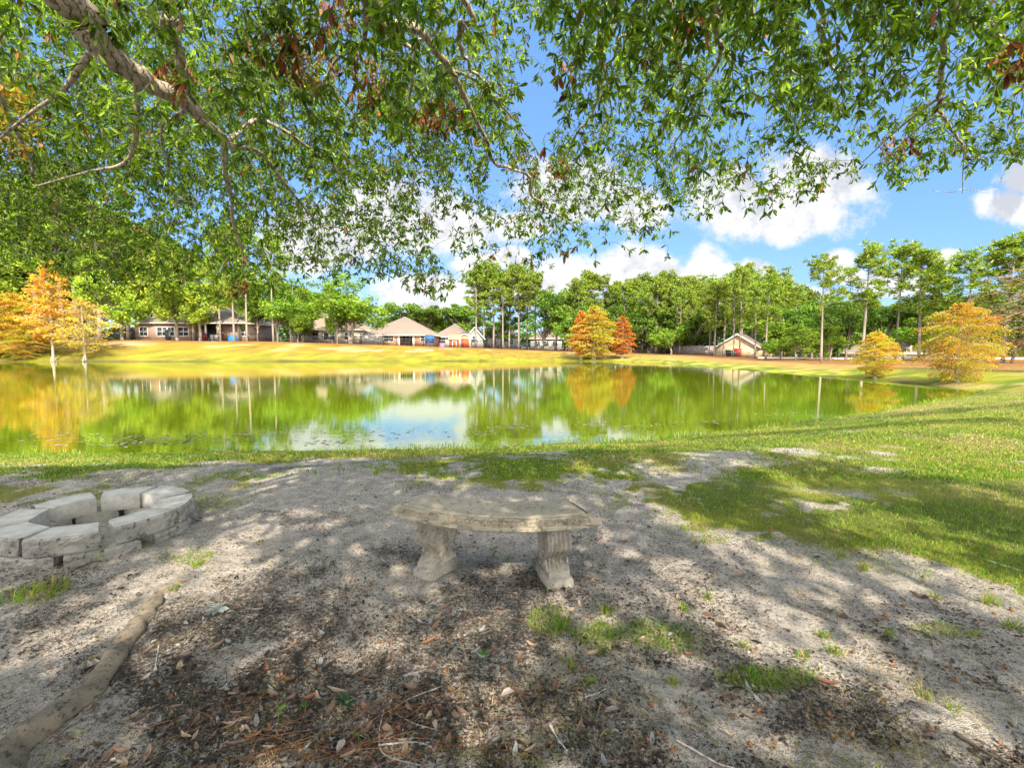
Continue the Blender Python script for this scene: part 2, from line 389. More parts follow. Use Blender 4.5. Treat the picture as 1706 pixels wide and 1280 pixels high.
def build_ground():
    def grow(a, b, s0, k, mx):
        out = [a]; s = s0
        while out[-1] < b: out.append(out[-1]+s); s = min(s*k, mx)
        return out
    right = grow(6.5, 150, 0.04, 1.045, 2.2); left = [-x for x in grow(5.5, 150, 0.04, 1.045, 2.2)][::-1]
    xs = np.array([-900, -500, -300, -210] + left[:-1] + list(np.arange(-5.5, 6.5, 0.032)) + right + [210, 300, 500, 900])
    ys = np.array([-300, -120, -50, -20, -10, -5, -2, -0.5, 0.3] + list(np.arange(0.7, 8.0, 0.03)) + grow(8.0, 130, 0.045, 1.03, 1.1) + [150, 190, 260, 400, 700, 1200])
    X, Y = np.meshgrid(xs, ys); Z = land(X, Y)
    g = grassness(X, Y); df = duffness(X, Y)
    d = pond_dist(X, Y); n = fbm(X*0.35, Y*0.35, 4); n2 = fbm(X*1.1, Y*1.1, 4); px = CX + FPX*X/np.maximum(Y, 1)
    def mixc(a, b, k): return a + (np.array(b)-a)*k[..., None]
    green = np.array([0.11, 0.18, 0.018]); lime = [0.33, 0.35, 0.04]; gold = [0.27, 0.185, 0.028]; straw = [0.40, 0.31, 0.14]; rust = [0.22, 0.105, 0.04]; tan = [0.40, 0.29, 0.15]
    c = np.broadcast_to(green, X.shape+(3,)).copy()
    c = mixc(c, lime, sstep(0.35, 0.65, n2)*0.9)
    c = mixc(c, straw, sstep(0.52, 0.68, fbm(X*0.9+50, Y*0.9, 4))*0.7)
    far = sstep(20, 40, Y); farl = far*sstep(1150, 850, px); farr = far*sstep(950, 1150, px)
    c = mixc(c, gold, farl*sstep(0.6, 2.0, d + n*2)*0.95)
    c = mixc(c, [0.20, 0.225, 0.022], farl*np.maximum(sstep(0.50, 0.68, n)*0.75, sstep(5.2, 1.6, d + (n2-.5)*6)*.85)); c = mixc(c, [0.17, 0.12, 0.04], farl*sstep(0.5, 0.62, fbm(X*0.9, Y*2.2, 4))*0.45)
    c = mixc(c, tan, far*sstep(0.60, 0.66, fbm(X*0.28+8, Y*0.5, 4))*sstep(4, 6, d))
    c = mixc(c, [0.29, 0.21, 0.065], farr*sstep(3.6, 6.5, d + n*2.5))
    c = c*(1+far[..., None]*((fbm(X*0.7, Y*2.0, 4)-.5)*1.1)[..., None])
    c = mixc(c, rust, far*sstep(10.5, 13, d + n*3)*0.8)
    c = mixc(c, [0.05, 0.045, 0.03], sstep(0.22, 0.0, d)*0.85)                     # wet rim of the pond
    mb = MB(); mb.C = []
    nx, ny = len(xs), len(ys); i = (np.arange(ny-1)[:, None]*nx + np.arange(nx-1)[None]).ravel()
    mb.add(np.stack([X, Y, Z], -1).reshape(-1, 3), np.stack([i, i+1, i+nx+1, i+nx], -1), c.reshape(-1, 3))
    m, t, p = material('sandy lawn ground', 0.95); p.inputs['Specular IOR Level'].default_value = 0.1
    pos = t.node('ShaderNodeNewGeometry').outputs['Position']
    a = t.attr('Col').outputs['Color']; mk = t.attr('Mask').outputs['Color']
    sp = t.node('ShaderNodeSeparateColor'); t.l.new(mk, sp.inputs[0]); gr, du = sp.outputs[0], sp.outputs[1]
    nA = t.noise(pos, 9, 6, 0.7); nB = t.noise(pos, 55, 5, 0.7); nC = t.noise(pos, 190, 3, 0.7); nD = t.noise(pos, 1.4, 5, 0.6)
    nE = t.noise(pos, 420, 2, 0.6)
    sand = t.mix(t.ss(nA, 0.3, 0.7), (0.68, 0.605, 0.525, 1), (0.52, 0.46, 0.395, 1))
    sand = t.mix(t.ss(t.math('ADD', nC, t.math('MULTIPLY', t.math('SUBTRACT', nA, 0.5), 0.35)), 0.52, 0.64, 0, 0.85), sand, (0.115, 0.095, 0.08, 1))
    sand = t.mix(t.ss(nE, 0.50, 0.62, 0, 0.78), sand, (0.15, 0.128, 0.11, 1)); sand = t.mix(t.ss(nB, 0.50, 0.61, 0, 0.68), sand, (0.17, 0.145, 0.125, 1))
    humus = t.mix(t.ss(nC, 0.40, 0.62), (0.026, 0.024, 0.022, 1), (0.14, 0.122, 0.106, 1))
    k = t.math('ADD', t.math('MULTIPLY', du, 0.95), t.math('ADD', t.math('MULTIPLY', t.math('SUBTRACT', nB, 0.5), 2.6), t.math('MULTIPLY', t.math('SUBTRACT', nC, 0.5), 2.0)))
    soil = t.mix(t.ss(t.math('ADD', k, 0.10), 0.30, 0.90, 0, 0.90), sand, humus)
    soil = t.mix(t.ss(t.noise(pos, 21, 4, 0.7), 0.60, 0.70, 0, 0.45), soil, (0.13, 0.085, 0.055, 1))
    turf = t.mix(t.ss(t.noise(pos, 90, 3, 0.7), 0.35, 0.65), a, t.mix(1.0, a, (0.55, 0.5, 0.5, 1), 'MULTIPLY'))
    turf = t.mix(t.ss(nD, 0.3, 0.7, 0, 0.35), turf, t.mix(1.0, a, (1.35, 1.05, 0.9, 1), 'MULTIPLY'))
    turf = t.mix(t.ss(t.noise(pos, 0.5, 6, 0.7), 0.45, 0.7, 0, 0.35), turf, t.mix(1.0, a, (0.72, 0.85, 0.7, 1), 'MULTIPLY'))
    kg = t.math('ADD', gr, t.math('ADD', t.math('MULTIPLY', t.math('SUBTRACT', nB, 0.5), 1.3), t.math('MULTIPLY', t.math('SUBTRACT', nC, 0.5), 1.2)))
    thatch = t.mix(t.ss(nB, 0.38, 0.62), (0.15, 0.115, 0.06, 1), (0.27, 0.21, 0.11, 1)); turf = t.mix(t.math('MULTIPLY', t.ss(nC, 0.40, 0.62, 0.05, 0.55), sp.outputs[2]), turf, thatch)
    t.put(p.inputs['Base Color'], t.mix(t.ss(kg, 0.38, 0.72), soil, turf))
    h = t.math('ADD', t.math('MULTIPLY', nB, 1.0), t.math('ADD', t.math('MULTIPLY', nC, 0.5), t.math('MULTIPLY', nA, 1.2)))
    t.put(p.inputs['Normal'], t.bump(h, 1.0, 0.03))
    o = mb.build('ground', m, smooth=True); o['kind'] = 'structure'
    at_ = o.data.color_attributes.new('Mask', 'FLOAT_COLOR', 'POINT')
    at_.data.foreach_set('color', np.stack([g, df, sstep(26, 12, Y)+0*g, 0*g+1], -1).astype(np.float32).ravel())
build_ground()

def build_water():
    mb = MB(); P = np.array([(-180, 4), (40, 4), (40, 80), (-180, 80)])
    mb.add(np.c_[P, np.full(4, WATER)], [[0, 1, 2, 3]])
    m, t, p = material('green pond water', 0.06)
    pos = t.node('ShaderNodeNewGeometry').outputs['Position']
    mp = t.scaled(pos, (0.9, 2.4, 1)); r1 = t.noise(mp, 2.0, 3, 0.5); r2 = t.noise(t.scaled(pos, (1.0, 3.2, 1)), 9.0, 2, 0.5)
    nz = t.bump(t.math('ADD', r1, t.math('MULTIPLY', r2, 0.25)), 0.10, 0.012)
    df = t.node('ShaderNodeBsdfDiffuse'); df.inputs[0].default_value = (0.085, 0.125, 0.006, 1)
    patch = t.noise(pos, 0.12, 4, 0.6); t.put(df.inputs[0], t.mix(t.ss(patch, 0.35, 0.65), (0.11, 0.16, 0.005, 1), (0.15, 0.19, 0.007, 1)))
    gl = t.node('ShaderNodeBsdfGlossy'); gl.inputs['Color'].default_value = (0.95, 0.98, 0.9, 1); gl.inputs['Roughness'].default_value = 0.012; t.put(gl.inputs['Normal'], nz)
    fr = t.node('ShaderNodeFresnel'); fr.inputs['IOR'].default_value = 1.75; t.put(fr.inputs['Normal'], nz)
    fac = t.math('ADD', 0.36, t.math('MULTIPLY', fr.outputs[0], 0.62), clamp=True)
    mx = t.node('ShaderNodeMixShader'); t.put(mx.inputs[0], fac); t.l.new(df.outputs[0], mx.inputs[1]); t.l.new(gl.outputs[0], mx.inputs[2])
    out = next(n for n in t.n if n.type == 'OUTPUT_MATERIAL'); t.l.new(mx.outputs[0], out.inputs[0])
    o = mb.build('water', m); o['kind'] = 'structure'
build_water()

# ------------------------------------------------------------------ background trees
def rand_dirs(n):
    v = rng.normal(size=(n, 3)); return v/np.linalg.norm(v, axis=1)[:, None]
def cards(mb, P, L, W, D, cols, jitter=1.0):
    """Leaf-sized faces at points P: length L along D, width W, random roll."""
    n = len(P); Rn = rand_dirs(n); S = np.cross(D, Rn); S /= np.linalg.norm(S, axis=1)[:, None] + 1e-9
    L = np.broadcast_to(L, (n,))[:, None]; W = np.broadcast_to(W, (n,))[:, None]
    V = np.stack([P - D*L*.5, P + S*W*.5 + D*L*.08, P + D*L*.5, P - S*W*.5 + D*L*.08], 1).reshape(-1, 3)
    F = np.arange(n*4).reshape(n, 4)
    mb.add(V, F, np.repeat(cols, 4, axis=0))
def pal(n, cols, j=0.2):
    c = np.array(cols)[rng.integers(len(cols), size=n)]
    return np.clip(c*(1+rng.normal(size=(n, 1))*j), 0.002, 0.9)

PINE_C = [(0.143, 0.233, 0.024), (0.192, 0.296, 0.03), (0.256, 0.341, 0.039), (0.106, 0.179, 0.023), (0.311, 0.325, 0.044)]
def make_pine(seed, low=0.45, dense=1.0, wide=0.17):
    """unit height pine: bare trunk with an irregular crown of needle tufts"""
    global rng; keep = rng; rng = np.random.default_rng(seed)
    tr = MB(); cr = MB(); h = 1.0
    z = np.linspace(-0.01, 0.97, 14); bend = np.c_[np.sin(z*2.2+seed)*0.012, np.cos(z*1.7+seed)*0.010]
    ctr = np.c_[bend - bend[0], z]; tr.tube(ctr, 0.0125*(1-z*0.85)+0.001, 7)
    nb = int(40*dense)
    for k in range(nb):
        t = low + (0.98-low)*rng.random()**0.85
        q = (t-low)/(1-low)
        prof = wide*(0.12+1.15*np.sin(PI*min(1, 0.22+0.74*q))**0.8) * (0.5+0.75*rng.random())
        az = rng.random()*2*PI; p0 = np.array([np.interp(t, z, ctr[:, 0]), np.interp(t, z, ctr[:, 1]), t])
        rise = prof*(0.25+0.6*q)*(0.3+1.1*rng.random())
        p1 = p0 + np.array([math.cos(az)*prof, math.sin(az)*prof, rise])
        mid = (p0+p1)/2 - np.array([0, 0, prof*0.10])
        tr.tube(smooth_path([p0, mid, p1], 5), np.linspace(0.0034, 0.0012, 5), 4, cap=False)
        for m in range(3):
            f = 0.55+0.45*m/2; c = p0+(p1-p0)*f + rng.normal(size=3)*np.array([.016, .016, .028])
            n = 44; d = rand_dirs(n); d[:, 2] = d[:, 2]*0.7+0.35; d /= np.linalg.norm(d, axis=1)[:, None]
            r = 0.024+0.016*rng.random(); P = c + d*r*rng.random((n, 1))**0.5*np.array([.95, .95, 1.0])
            cards(cr, P, 0.028+0.012*rng.random(n), 0.0085, d, pal(n, PINE_C, 0.22))
    n = 60; d = rand_dirs(n); cards(cr, ctr[-1] + d*0.03*rng.random((n, 1)), 0.03, 0.0065, d, pal(n, PINE_C))
    rng = keep; return tr, cr
OAK_C = [(0.081, 0.155, 0.019), (0.123, 0.22, 0.026), (0.17, 0.275, 0.034), (0.062, 0.119, 0.018)]
LIME_C = [(0.229, 0.333, 0.031), (0.311, 0.402, 0.041), (0.382, 0.451, 0.048), (0.178, 0.276, 0.027)]
MID_C = [(0.145, 0.256, 0.025), (0.202, 0.321, 0.031), (0.259, 0.367, 0.039), (0.107, 0.192, 0.021)]
def make_broad(seed, cols, base=0.28, rx=0.42, n_cl=70, per=44, leaf=0.040, trunk=0.022, forks=1, trunk_lean=0.0):
    """unit height broadleaf: forked trunk, limbs to clumps spread through an uneven crown"""
    global rng; keep = rng; rng = np.random.default_rng(seed)
    tr = MB(); cr = MB()
    top = base+0.22
    for f in range(forks):
        off = (f-(forks-1)/2)*0.06
        P = smooth_path([(off*0.2, 0, -0.02), (off*0.6, 0.01, base*0.5), (off*1.4+trunk_lean, -0.01, base), (off*2.2+trunk_lean, 0, top)], 9)
        tr.tube(P, np.linspace(trunk*1.25, trunk*0.6, 9)*(0.8 if forks > 1 else 1), 8)
    lob = [(rng.normal(size=2)*rx*0.48, base+0.12+rng.random()*(0.88-base-0.12), rx*(0.32+0.3*rng.random())) for _ in range(9)]
    for k in range(n_cl):
        (lx, lz, lr) = lob[k % len(lob)]
        d = rand_dirs(1)[0]; d[2] = d[2]*0.75+0.1; c = np.array([lx[0], lx[1], lz]) + d*lr*(0.35+0.65*rng.random())
        q = np.hypot(c[0], c[1])/rx
        if q > 1.05: c[:2] /= q
        c[2] = min(max(c[2], base*0.82), 0.985 - 0.22*min(q, 1)**2)
        if k < 26:
            s = np.array([trunk_lean, 0, base + 0.1*rng.random()]); tr.tube(smooth_path([s, s*0.5+c*0.5+np.array([0, 0, 0.04]), c], 6), np.linspace(trunk*0.42, 0.003, 6), 5, cap=False)
        n = per; dd = rand_dirs(n); P = c + dd*rng.random((n, 1))**0.45*np.array([0.098, 0.098, 0.062])*(0.75+0.5*rng.random())
        D = rand_dirs(n); D[:, 2] = D[:, 2]*0.5-0.1; D /= np.linalg.norm(D, axis=1)[:, None]
        shade = cols[rng.integers(len(cols))]
        cards(cr, P, leaf*(0.7+0.6*rng.random(n)), leaf*0.62, D, pal(n, [shade, shade, cols[rng.integers(len(cols))]], 0.2))
    rng = keep; return tr, cr
AUT_C = [(0.48, 0.24, 0.03), (0.54, 0.32, 0.04), (0.46, 0.16, 0.02), (0.46, 0.33, 0.035), (0.38, 0.125, 0.025)]
AUT_Y = [(0.5, 0.38, 0.03), (0.54, 0.4, 0.04), (0.36, 0.34, 0.03), (0.48, 0.28, 0.03)]
AUT_O = [(0.48, 0.16, 0.025), (0.5, 0.22, 0.03), (0.4, 0.1, 0.02)]
AUT_B = [(0.357, 0.238, 0.085), (0.391, 0.221, 0.042), (0.442, 0.289, 0.051), (0.281, 0.17, 0.068)]
def make_cypress(seed, cols, low=0.1, wide=0.26, nb=70, per=60, trunk=0.016, round_=0.55, leaf=0.03, bare=0.0):
    """unit height bald cypress in autumn: flared pale trunk, level feathery sprays"""
    global rng; keep = rng; rng = np.random.default_rng(seed)
    tr = MB(); cr = MB()
    z = np.linspace(-0.03, 0.98, 18); ctr = np.c_[np.sin(z*3+seed)*0.008, np.cos(z*2.6)*0.008, z]
    rad = trunk*(1-0.9*np.clip(z, 0, 1)) + trunk*1.2*np.exp(-np.maximum(z+0.02, 0)*26) + 0.0015
    tr.tube(ctr, rad, 9)
    for k in range(7):                                     # knees and buttresses at the foot
        a = k*0.9+rng.random(); rr = trunk*(1.4+rng.random()*0.8)
        tr.tube([(math.cos(a)*rr*0.4, math.sin(a)*rr*0.4, 0.05), (math.cos(a)*rr, math.sin(a)*rr, 0.014), (math.cos(a)*rr*1.5, math.sin(a)*rr*1.5, -0.02)], [trunk*0.5, trunk*0.45, trunk*0.35], 6)
    for k in range(nb):
        t = low + (0.97-low)*((k+rng.random())/nb)
        q = (t-low)/(1-low)
        r = wide*(min(1, 0.45+q*2.2) if q < 0.3 else 1.0)*(1-max(0, q-round_*0.35)/(1.02-round_*0.35))**0.8*(0.65+0.5*rng.random()) + 0.02
        az = k*2.4 + rng.random()*0.8; s = np.array([ctr[-1][0]*0, 0, t])
        e = s + np.array([math.cos(az)*r, math.sin(az)*r, r*(0.22*rng.random()+0.05*(q > .5))])
        path = smooth_path([s, (s+e)/2+np.array([0, 0, r*0.12]), e], 6); tr.tube(path, np.linspace(0.0042, 0.0011, 6), 4, cap=False)
        if rng.random() < bare: continue
        n = max(10, int(per*(0.4+r/wide)))
        f = rng.random(n)**0.6; P = s+(e-s)*f[:, None] + np.array([0, 0, 1.0])*(np.sin(f*PI)*r*0.10)[:, None]
        side = np.cross(e-s, [0, 0, 1]); side /= np.linalg.norm(side)+1e-9
        lat = rng.normal(size=n)*r*0.20*(0.25+f*0.8); P = P + side*lat[:, None] + np.array([0, 0, 1])*(rng.normal(size=n)*0.011 - np.abs(lat)*0.22)[:, None]
        D = (e-s)/np.linalg.norm(e-s) + side*np.sign(lat)[:, None]*0.9 + rng.normal(size=(n, 3))*0.35 - np.array([0, 0, 0.2]); D /= np.linalg.norm(D, axis=1)[:, None]
        tone = cols[rng.integers(len(cols))]
        cards(cr, P, leaf*(0.7+0.7*rng.random(n)), leaf*0.42, D, pal(n, [tone, tone, cols[rng.integers(len(cols))]], 0.16))
    rng = keep; return tr, cr

PROTO = {}
def proto(key, name, maker, crown_mat, bark):
    tr, cr = maker
    root = empty(name); tr.build('trunk', M[bark], root, True); cr.build('crown', M[crown_mat], root)
    PROTO[key] = [root, False]
for k in range(4): proto('pine%d' % k, 'pine_tree', make_pine(20+k, [0.50, 0.42, 0.55, 0.36][k], [1.0, 1.2, 0.85, 1.35][k], [0.15, 0.13, 0.17, 0.14][k]), 'needles', 'bark')
for k in range(3): proto('oak%d' % k, 'oak_tree', make_broad(40+k, OAK_C, [0.16, 0.2, 0.13][k], [0.44, 0.38, 0.5][k], 104, 52), 'crown', 'bark')
for k in range(3): proto('lime%d' % k, 'lawn_tree', make_broad(60+k, [LIME_C, MID_C, LIME_C][k], [0.27, 0.26, 0.3][k], [0.50, 0.50, 0.46][k], 110, 54, forks=[1, 2, 1][k]), 'crown', 'bark')
proto('mid0', 'young_tree', make_broad(70, MID_C, 0.14, 0.44, 104, 52), 'crown', 'bark'); proto('mid1', 'young_tree', make_broad(71, MID_C, 0.2, 0.5, 104, 52), 'crown', 'bark')
proto('cyp0', 'cypress_tree', make_cypress(80, AUT_C+[(0.54, 0.36, 0.04)]*2, 0.20, 0.33, 110, 64, 0.013), 'autumn', 'pale_bark')
proto('cyp1', 'cypress_tree', make_cypress(81, AUT_B+AUT_Y[:2], 0.14, 0.60, 84, 56, 0.02, 1.1, 0.04, 0.12), 'autumn', 'pale_bark')
proto('cyp2', 'cypress_tree', make_cypress(82, AUT_Y, 0.04, 0.42, 100, 74, 0.016, 1.0, 0.036), 'autumn', 'pale_bark')
proto('cyp3', 'cypress_tree', make_cypress(83, AUT_O, 0.08, 0.30, 80, 66, 0.016, 0.9, 0.036), 'autumn', 'pale_bark')
proto('cyp4', 'cypress_tree', make_cypress(84, AUT_C+AUT_Y+[(0.34, 0.36, 0.03)]*2, 0.05, 0.62, 130, 120, 0.022, 1.3, 0.036), 'autumn', 'pale_bark')
proto('cyp5', 'cypress_tree', make_cypress(85, AUT_Y+AUT_C+[(0.34, 0.36, 0.03)]*3, 0.0, 0.80, 170, 150, 0.02, 1.5, 0.03), 'autumn', 'pale_bark')
proto('cyp6', 'bare_cypress_tree', make_cypress(86, [(0.26, 0.17, 0.09), (0.2, 0.21, 0.05), (0.30, 0.16, 0.06), (0.16, 0.20, 0.04)], 0.10, 0.62, 130, 70, 0.02, 1.5, 0.030, 0.12), 'autumn', 'bark')

def tree(key, px, Y, ytop, label, cat, group=None, wide=1.0, rz=None, sink=0.0):
    """stand a tree at pixel column px, depth Y, its top reaching pixel row ytop"""
    d = ray(px, HOR); X = d[0]/d[1]*Y
    z = float(land(np.array([X]), np.array([Y]), False)[0]) - sink
    ztop = EYE + (HOR-ytop)*Y/FPX
    pr, used = PROTO[key]
    o = pr if not used else copy_tree(pr); PROTO[key][1] = True
    s = (ztop-z)/(1.03 if key.startswith('pine') else 0.99)
    o.location = (X, Y, z); o.scale = (s*wide, s*wide, s); o.rotation_euler = (0, 0, rng.random()*6.28 if rz is None else rz)
    tag(o, label, cat, group); return o

# --- autumn cypresses standing at the water
tree('cyp0', 88, 68.6, 436, 'tall orange cypress with a straight white trunk at the pond edge', 'tree', wide=0.74)
tree('cyp1', 140, 68.8, 500, 'short sparse yellow-brown cypress with a swollen pale foot at the pond edge', 'tree', wide=0.80)
tree('cyp4', 24, 69.5, 490, 'low spreading orange cypress left of the tall white-trunked cypress', 'tree', wide=0.72)
tree('cyp5', 40, 68.9, 541, 'low yellow cypress brushing the water left of the white-trunked cypress', 'tree', wide=0.85)
tree('cyp4', -38, 68.5, 480, 'orange cypress cut by the left edge of the photo', 'tree', wide=0.9)
tree('cyp2', 990, 71.2, 510, 'tallest golden yellow cypress on the far point of the pond', 'tree', wide=1.12)
tree('cyp3', 968, 71.9, 518, 'rusty orange cypress leaning into the golden cypress on the far point', 'tree', wide=0.9)
tree('cyp3', 1037, 70.8, 527, 'narrow orange cypress just right of the golden cypress', 'tree', wide=1.05)
tree('cyp4', 1460, 29.6, 553, 'small round orange cypress bush at the water on the right bank', 'tree', wide=0.70)
tree('cyp5', 1598, 24.6, 508, 'big spreading yellow and orange cypress overhanging the right cove', 'tree', wide=0.55)
tree('cyp6', 1752, 26.5, 425, 'nearly bare grey-brown cypress reaching in from the right edge', 'tree', wide=0.80)

# --- lawn trees on the left bank
G1 = 'lime green lawn trees before the long brick house'
tree('lime0', 205, 84, 452, 'lime green lawn tree left of the long brick house', 'tree', wide=0.9)
tree('lime2', 296, 82.3, 462, 'lime green lawn tree in front of the long brick house', 'tree', wide=1.05)
tree('lime0', 334, 82.5, 455, 'lime green lawn tree before the screened porch of the long brick house', 'tree', wide=0.85)
tree('lime1', 584, 84.5, 462, 'broad bright green lawn tree with a forked dark trunk before the second house', 'tree', wide=1.25, rz=0.2)
tree('mid0', 562, 84.0, 488, 'slim sapling beside the forked lawn tree', 'tree', wide=0.42)
tree('mid1', 462, 87, 470, 'leafy green tree between the long brick house and the second house', 'tree', wide=0.9)
tree('mid0', 497, 88, 498, 'bushy green tree left of the second house roof', 'tree', wide=0.8)
tree('mid1', 430, 88.5, 478, 'shaded green tree at the end of the long brick house', 'tree', wide=0.7)
# --- slim pines between the first two houses
for px, Y, yt in ((368, 84, 395), (391, 83.2, 385), (399, 86, 400), (412, 83.5, 372), (456, 85, 390)):
    tree('pine%d' % (px % 3), px, Y, yt, 'slim bare-trunked pine standing between the long brick house and the second house', 'tree', 'slim pines between the two left houses', wide=0.75)
# --- pine wood behind the left houses
for i, px in enumerate((-70, -20, 30, 62, 108, 132, 168, 215, 262, 318, 352)):
    tree('pine%d' % ((3, 1, 0, 3)[i % 4]), px, 98+ (i*37 % 13), [330, 300, 318, 340, 296, 330, 350, 370, 392, 420, 440][i], 'tall yellow-green pine in the wood behind the long brick house', 'tree', 'pines behind the long brick house', wide=1.25)
for i, px in enumerate((-60, 5, 60, 118, 165, 236, 290, 345, 395, 440, 485)):
    tree(('lime%d' % (i % 3)) if i % 2 else 'mid%d' % (i//2 % 2), px, 108 + (i*29 % 11), [400, 375, 405, 380, 402, 398, 420, 440, 452, 462, 466][i], 'dense leafy tree in the wood behind the long brick house', 'tree', 'leafy trees behind the long brick house', wide=1.0)
# --- low wood behind the third house
for i, px in enumerate((520, 548, 650, 672, 690, 708, 726, 744, 760, 772)):
    tree(('mid0', 'oak1', 'pine3', 'oak0')[i % 4], px, 150 + (i*31 % 17), [470, 480, 508, 504, 512, 507, 516, 508, 513, 505][i], 'low distant tree in the wood behind the third house', 'tree', 'distant trees behind the third house', wide=1.25 if i % 4 != 2 else 1.5)
# --- the two domed pine groups in the middle
for i, (px, yt, Y) in enumerate(((793, 452, 98), (806, 440, 102), (822, 448, 100), (838, 462, 97), (848, 455, 104), (864, 446, 101), (878, 452, 105), (892, 464, 100))):
    tree('pine%d' % ((1, 0, 3, 2)[i % 4]), px, Y, yt, 'tall pine in the rounded pine group behind the orange barn shed', 'tree', 'pines behind the orange barn shed', wide=1.05)
tree('oak0', 840, 106, 520, 'dark oak under the pine group behind the orange barn shed', 'tree', wide=1.3)
tree('oak1', 926, 96, 478, 'dark green oak left of the golden cypress', 'tree', wide=0.95)
tree('oak2', 905, 99, 503, 'low dark oak against the pine group, left of the golden cypress', 'tree', wide=0.85)
tree('mid1', 948, 92, 520, 'small green tree half behind the golden cypress', 'tree', wide=0.8)
# --- the long row of pines behind the cypress point
ROW = [(962, 470), (982, 458), (1003, 464), (1022, 476), (1040, 478), (1058, 470), (1076, 464), (1092, 468), (1108, 459), (1126, 470), (1142, 468), (1160, 474), (1172, 464), (1190, 476), (1205, 470), (1222, 462), (1234, 450), (1252, 458), (1268, 468), (1286, 456), (1302, 470), (1322, 482)]
for i, (px, yt) in enumerate(ROW):
    tree('pine%d' % ((3, 1, 0, 3, 2)[i % 5]), px, 92 - (px > 1180)*10 + (i*41 % 13), yt, 'tall pine in the long row between the golden cypress and the tan gabled house', 'tree', 'pines in the long row', wide=1.15)
for i, (px, yt) in enumerate(((975, 505), (1010, 500), (1050, 505), (1085, 508), (1118, 520), (1150, 512), (1182, 515), (1300, 500), (1335, 505))):
    tree(('oak1', 'mid0', 'oak0')[i % 3], px, 89 - (px > 1250)*18 + (i*23 % 7), yt, 'leafy tree filling in under the long row of pines', 'tree', 'leafy trees under the long row of pines', wide=1.1)
for i, px in enumerate(range(955, 1350, 26)):
    tree(('oak2', 'oak1', 'oak0')[i % 3], px, 122 + (i*17 % 9), 487 + (i*13 % 22), 'dark leafy tree at the back of the long row of pines', 'tree', 'dark trees behind the long row of pines', wide=1.1)
for i, (px, Y) in enumerate(((1070, 94), (1100, 95), (1132, 91), (1150, 93), (1182, 88))):
    tree('pine%d' % (i % 3), px, Y, 475 + i*5, 'thin pine trunk standing before the white house and grey fence', 'tree', 'thin pines before the white house', wide=0.7)
# --- right bank
tree('pine0', 1222, 78, 470, 'straight pine in front of the tan gabled house', 'tree', wide=0.8)
tree('pine2', 1232, 79, 452, 'leaning tall pine close before the gable of the tan house', 'tree', wide=0.8)
tree('pine3', 1258, 74, 478, 'pine at the corner of the tan gabled house', 'tree', wide=0.9)
tree('pine0', 1276, 66, 462, 'pine just right of the tan gabled house', 'tree', wide=0.9)
tree('pine2', 1369, 52, 437, 'lone tall pine with a bare trunk rising over the low trees on the right bank', 'tree', wide=0.95, rz=0.4)
tree('pine0', 1437, 55, 415, 'leaning tall pine behind the small round orange cypress', 'tree', wide=1.1, rz=1.0)
tree('pine2', 1492, 61, 418, 'tall slender pine between the two orange cypresses on the right', 'tree', wide=0.95)
tree('pine1', 1532, 58, 421, 'full tall pine left of the big spreading cypress', 'tree', wide=1.15)
tree('pine3', 1550, 63, 450, 'lower pine just behind the full tall pine', 'tree', wide=1.1)
tree('pine0', 1612, 54, 424, 'tall dark pine above the big spreading cypress', 'tree', wide=1.15)
tree('pine1', 1672, 46, 400, 'tallest dark pine in the right corner', 'tree', wide=1.2)
tree('pine3', 1712, 48, 415, 'dark pine cut by the right edge of the photo', 'tree', wide=1.1)
RB = 'leafy trees along the right bank'
for i, (px, Y, yt, w) in enumerate(((1300, 62, 545, 1.0), (1326, 60, 540, 1.1), (1352, 66, 520, 1.0), (1384, 60, 540, 1.0), (1410, 64, 505, 0.9), (1468, 68, 502, 1.0), (1505, 60, 520, 1.0), (1542, 66, 510, 1.0), (1580, 60, 500, 1.0), (1640, 52, 490, 1.0), (1690, 46, 500, 1.0), (1745, 42, 480, 1.0))):
    tree(('mid0', 'mid1', 'oak0', 'mid1', 'oak2', 'oak1')[i % 6], px, Y, yt, 'leafy green tree in the low wood along the right bank', 'tree', RB, wide=w)
for i, px in enumerate(range(1330, 1830, 34)):
    tree(('oak2', 'oak1', 'oak0')[i % 3], px, 88 + (i*17 % 9), 488 + (i*19 % 30), 'dark leafy tree at the back of the right bank wood', 'tree', 'dark trees behind the right bank', wide=1.2)

def far_wood():
    mb = MB()
    for k in range(430):
        px = -700 + 3600*k/430 + rng.normal()*4; Y = 175 + rng.random()*20
        d = ray(px, HOR); X = d[0]/d[1]*Y; top = 7 + 8*fbm(np.array([px*0.02]), np.array([3.3]), 3)[0] + rng.random()*2.5
        n = 42; P = np.c_[X + rng.normal(size=n)*2.4, Y + rng.normal(size=n)*1.6, top*rng.random(n)**0.8 + 0.2]
        cards(mb, P, 1.5, 1.1, rand_dirs(n), pal(n, OAK_C, 0.2))
    o = mb.build('treeline', M['crown']); tag(o, 'distant band of woodland closing the horizon behind the houses', 'woods', kind='stuff')
far_wood()
def undergrowth():
    mb = MB()
    for px in np.arange(-150, 1900, 5.0):
        Y = (118 if px < 960 else 100 if px < 1300 else 84)+rng.normal()*2.5; X = px_of(px, Y); z0 = float(land(np.array([X]), np.array([Y]), False)[0]); n = 60; hh = (2.2 if px < 960 else 3.4)+2.6*fbm(np.array([px*.03]), np.array([8.]), 3)[0]
        P = np.c_[X+rng.normal(size=n)*.8, Y+rng.normal(size=n)*.9, z0+hh*rng.random(n)**.8]; cards(mb, P, .75, .55, rand_dirs(n), pal(n, OAK_C, .2))
    o = mb.build('undergrowth', M['crown']); tag(o, 'dense dark undergrowth between the trunks behind the houses', 'undergrowth', kind='stuff')
def px_of(px, Y): d = ray(px, HOR); return d[0]/d[1]*Y
undergrowth()
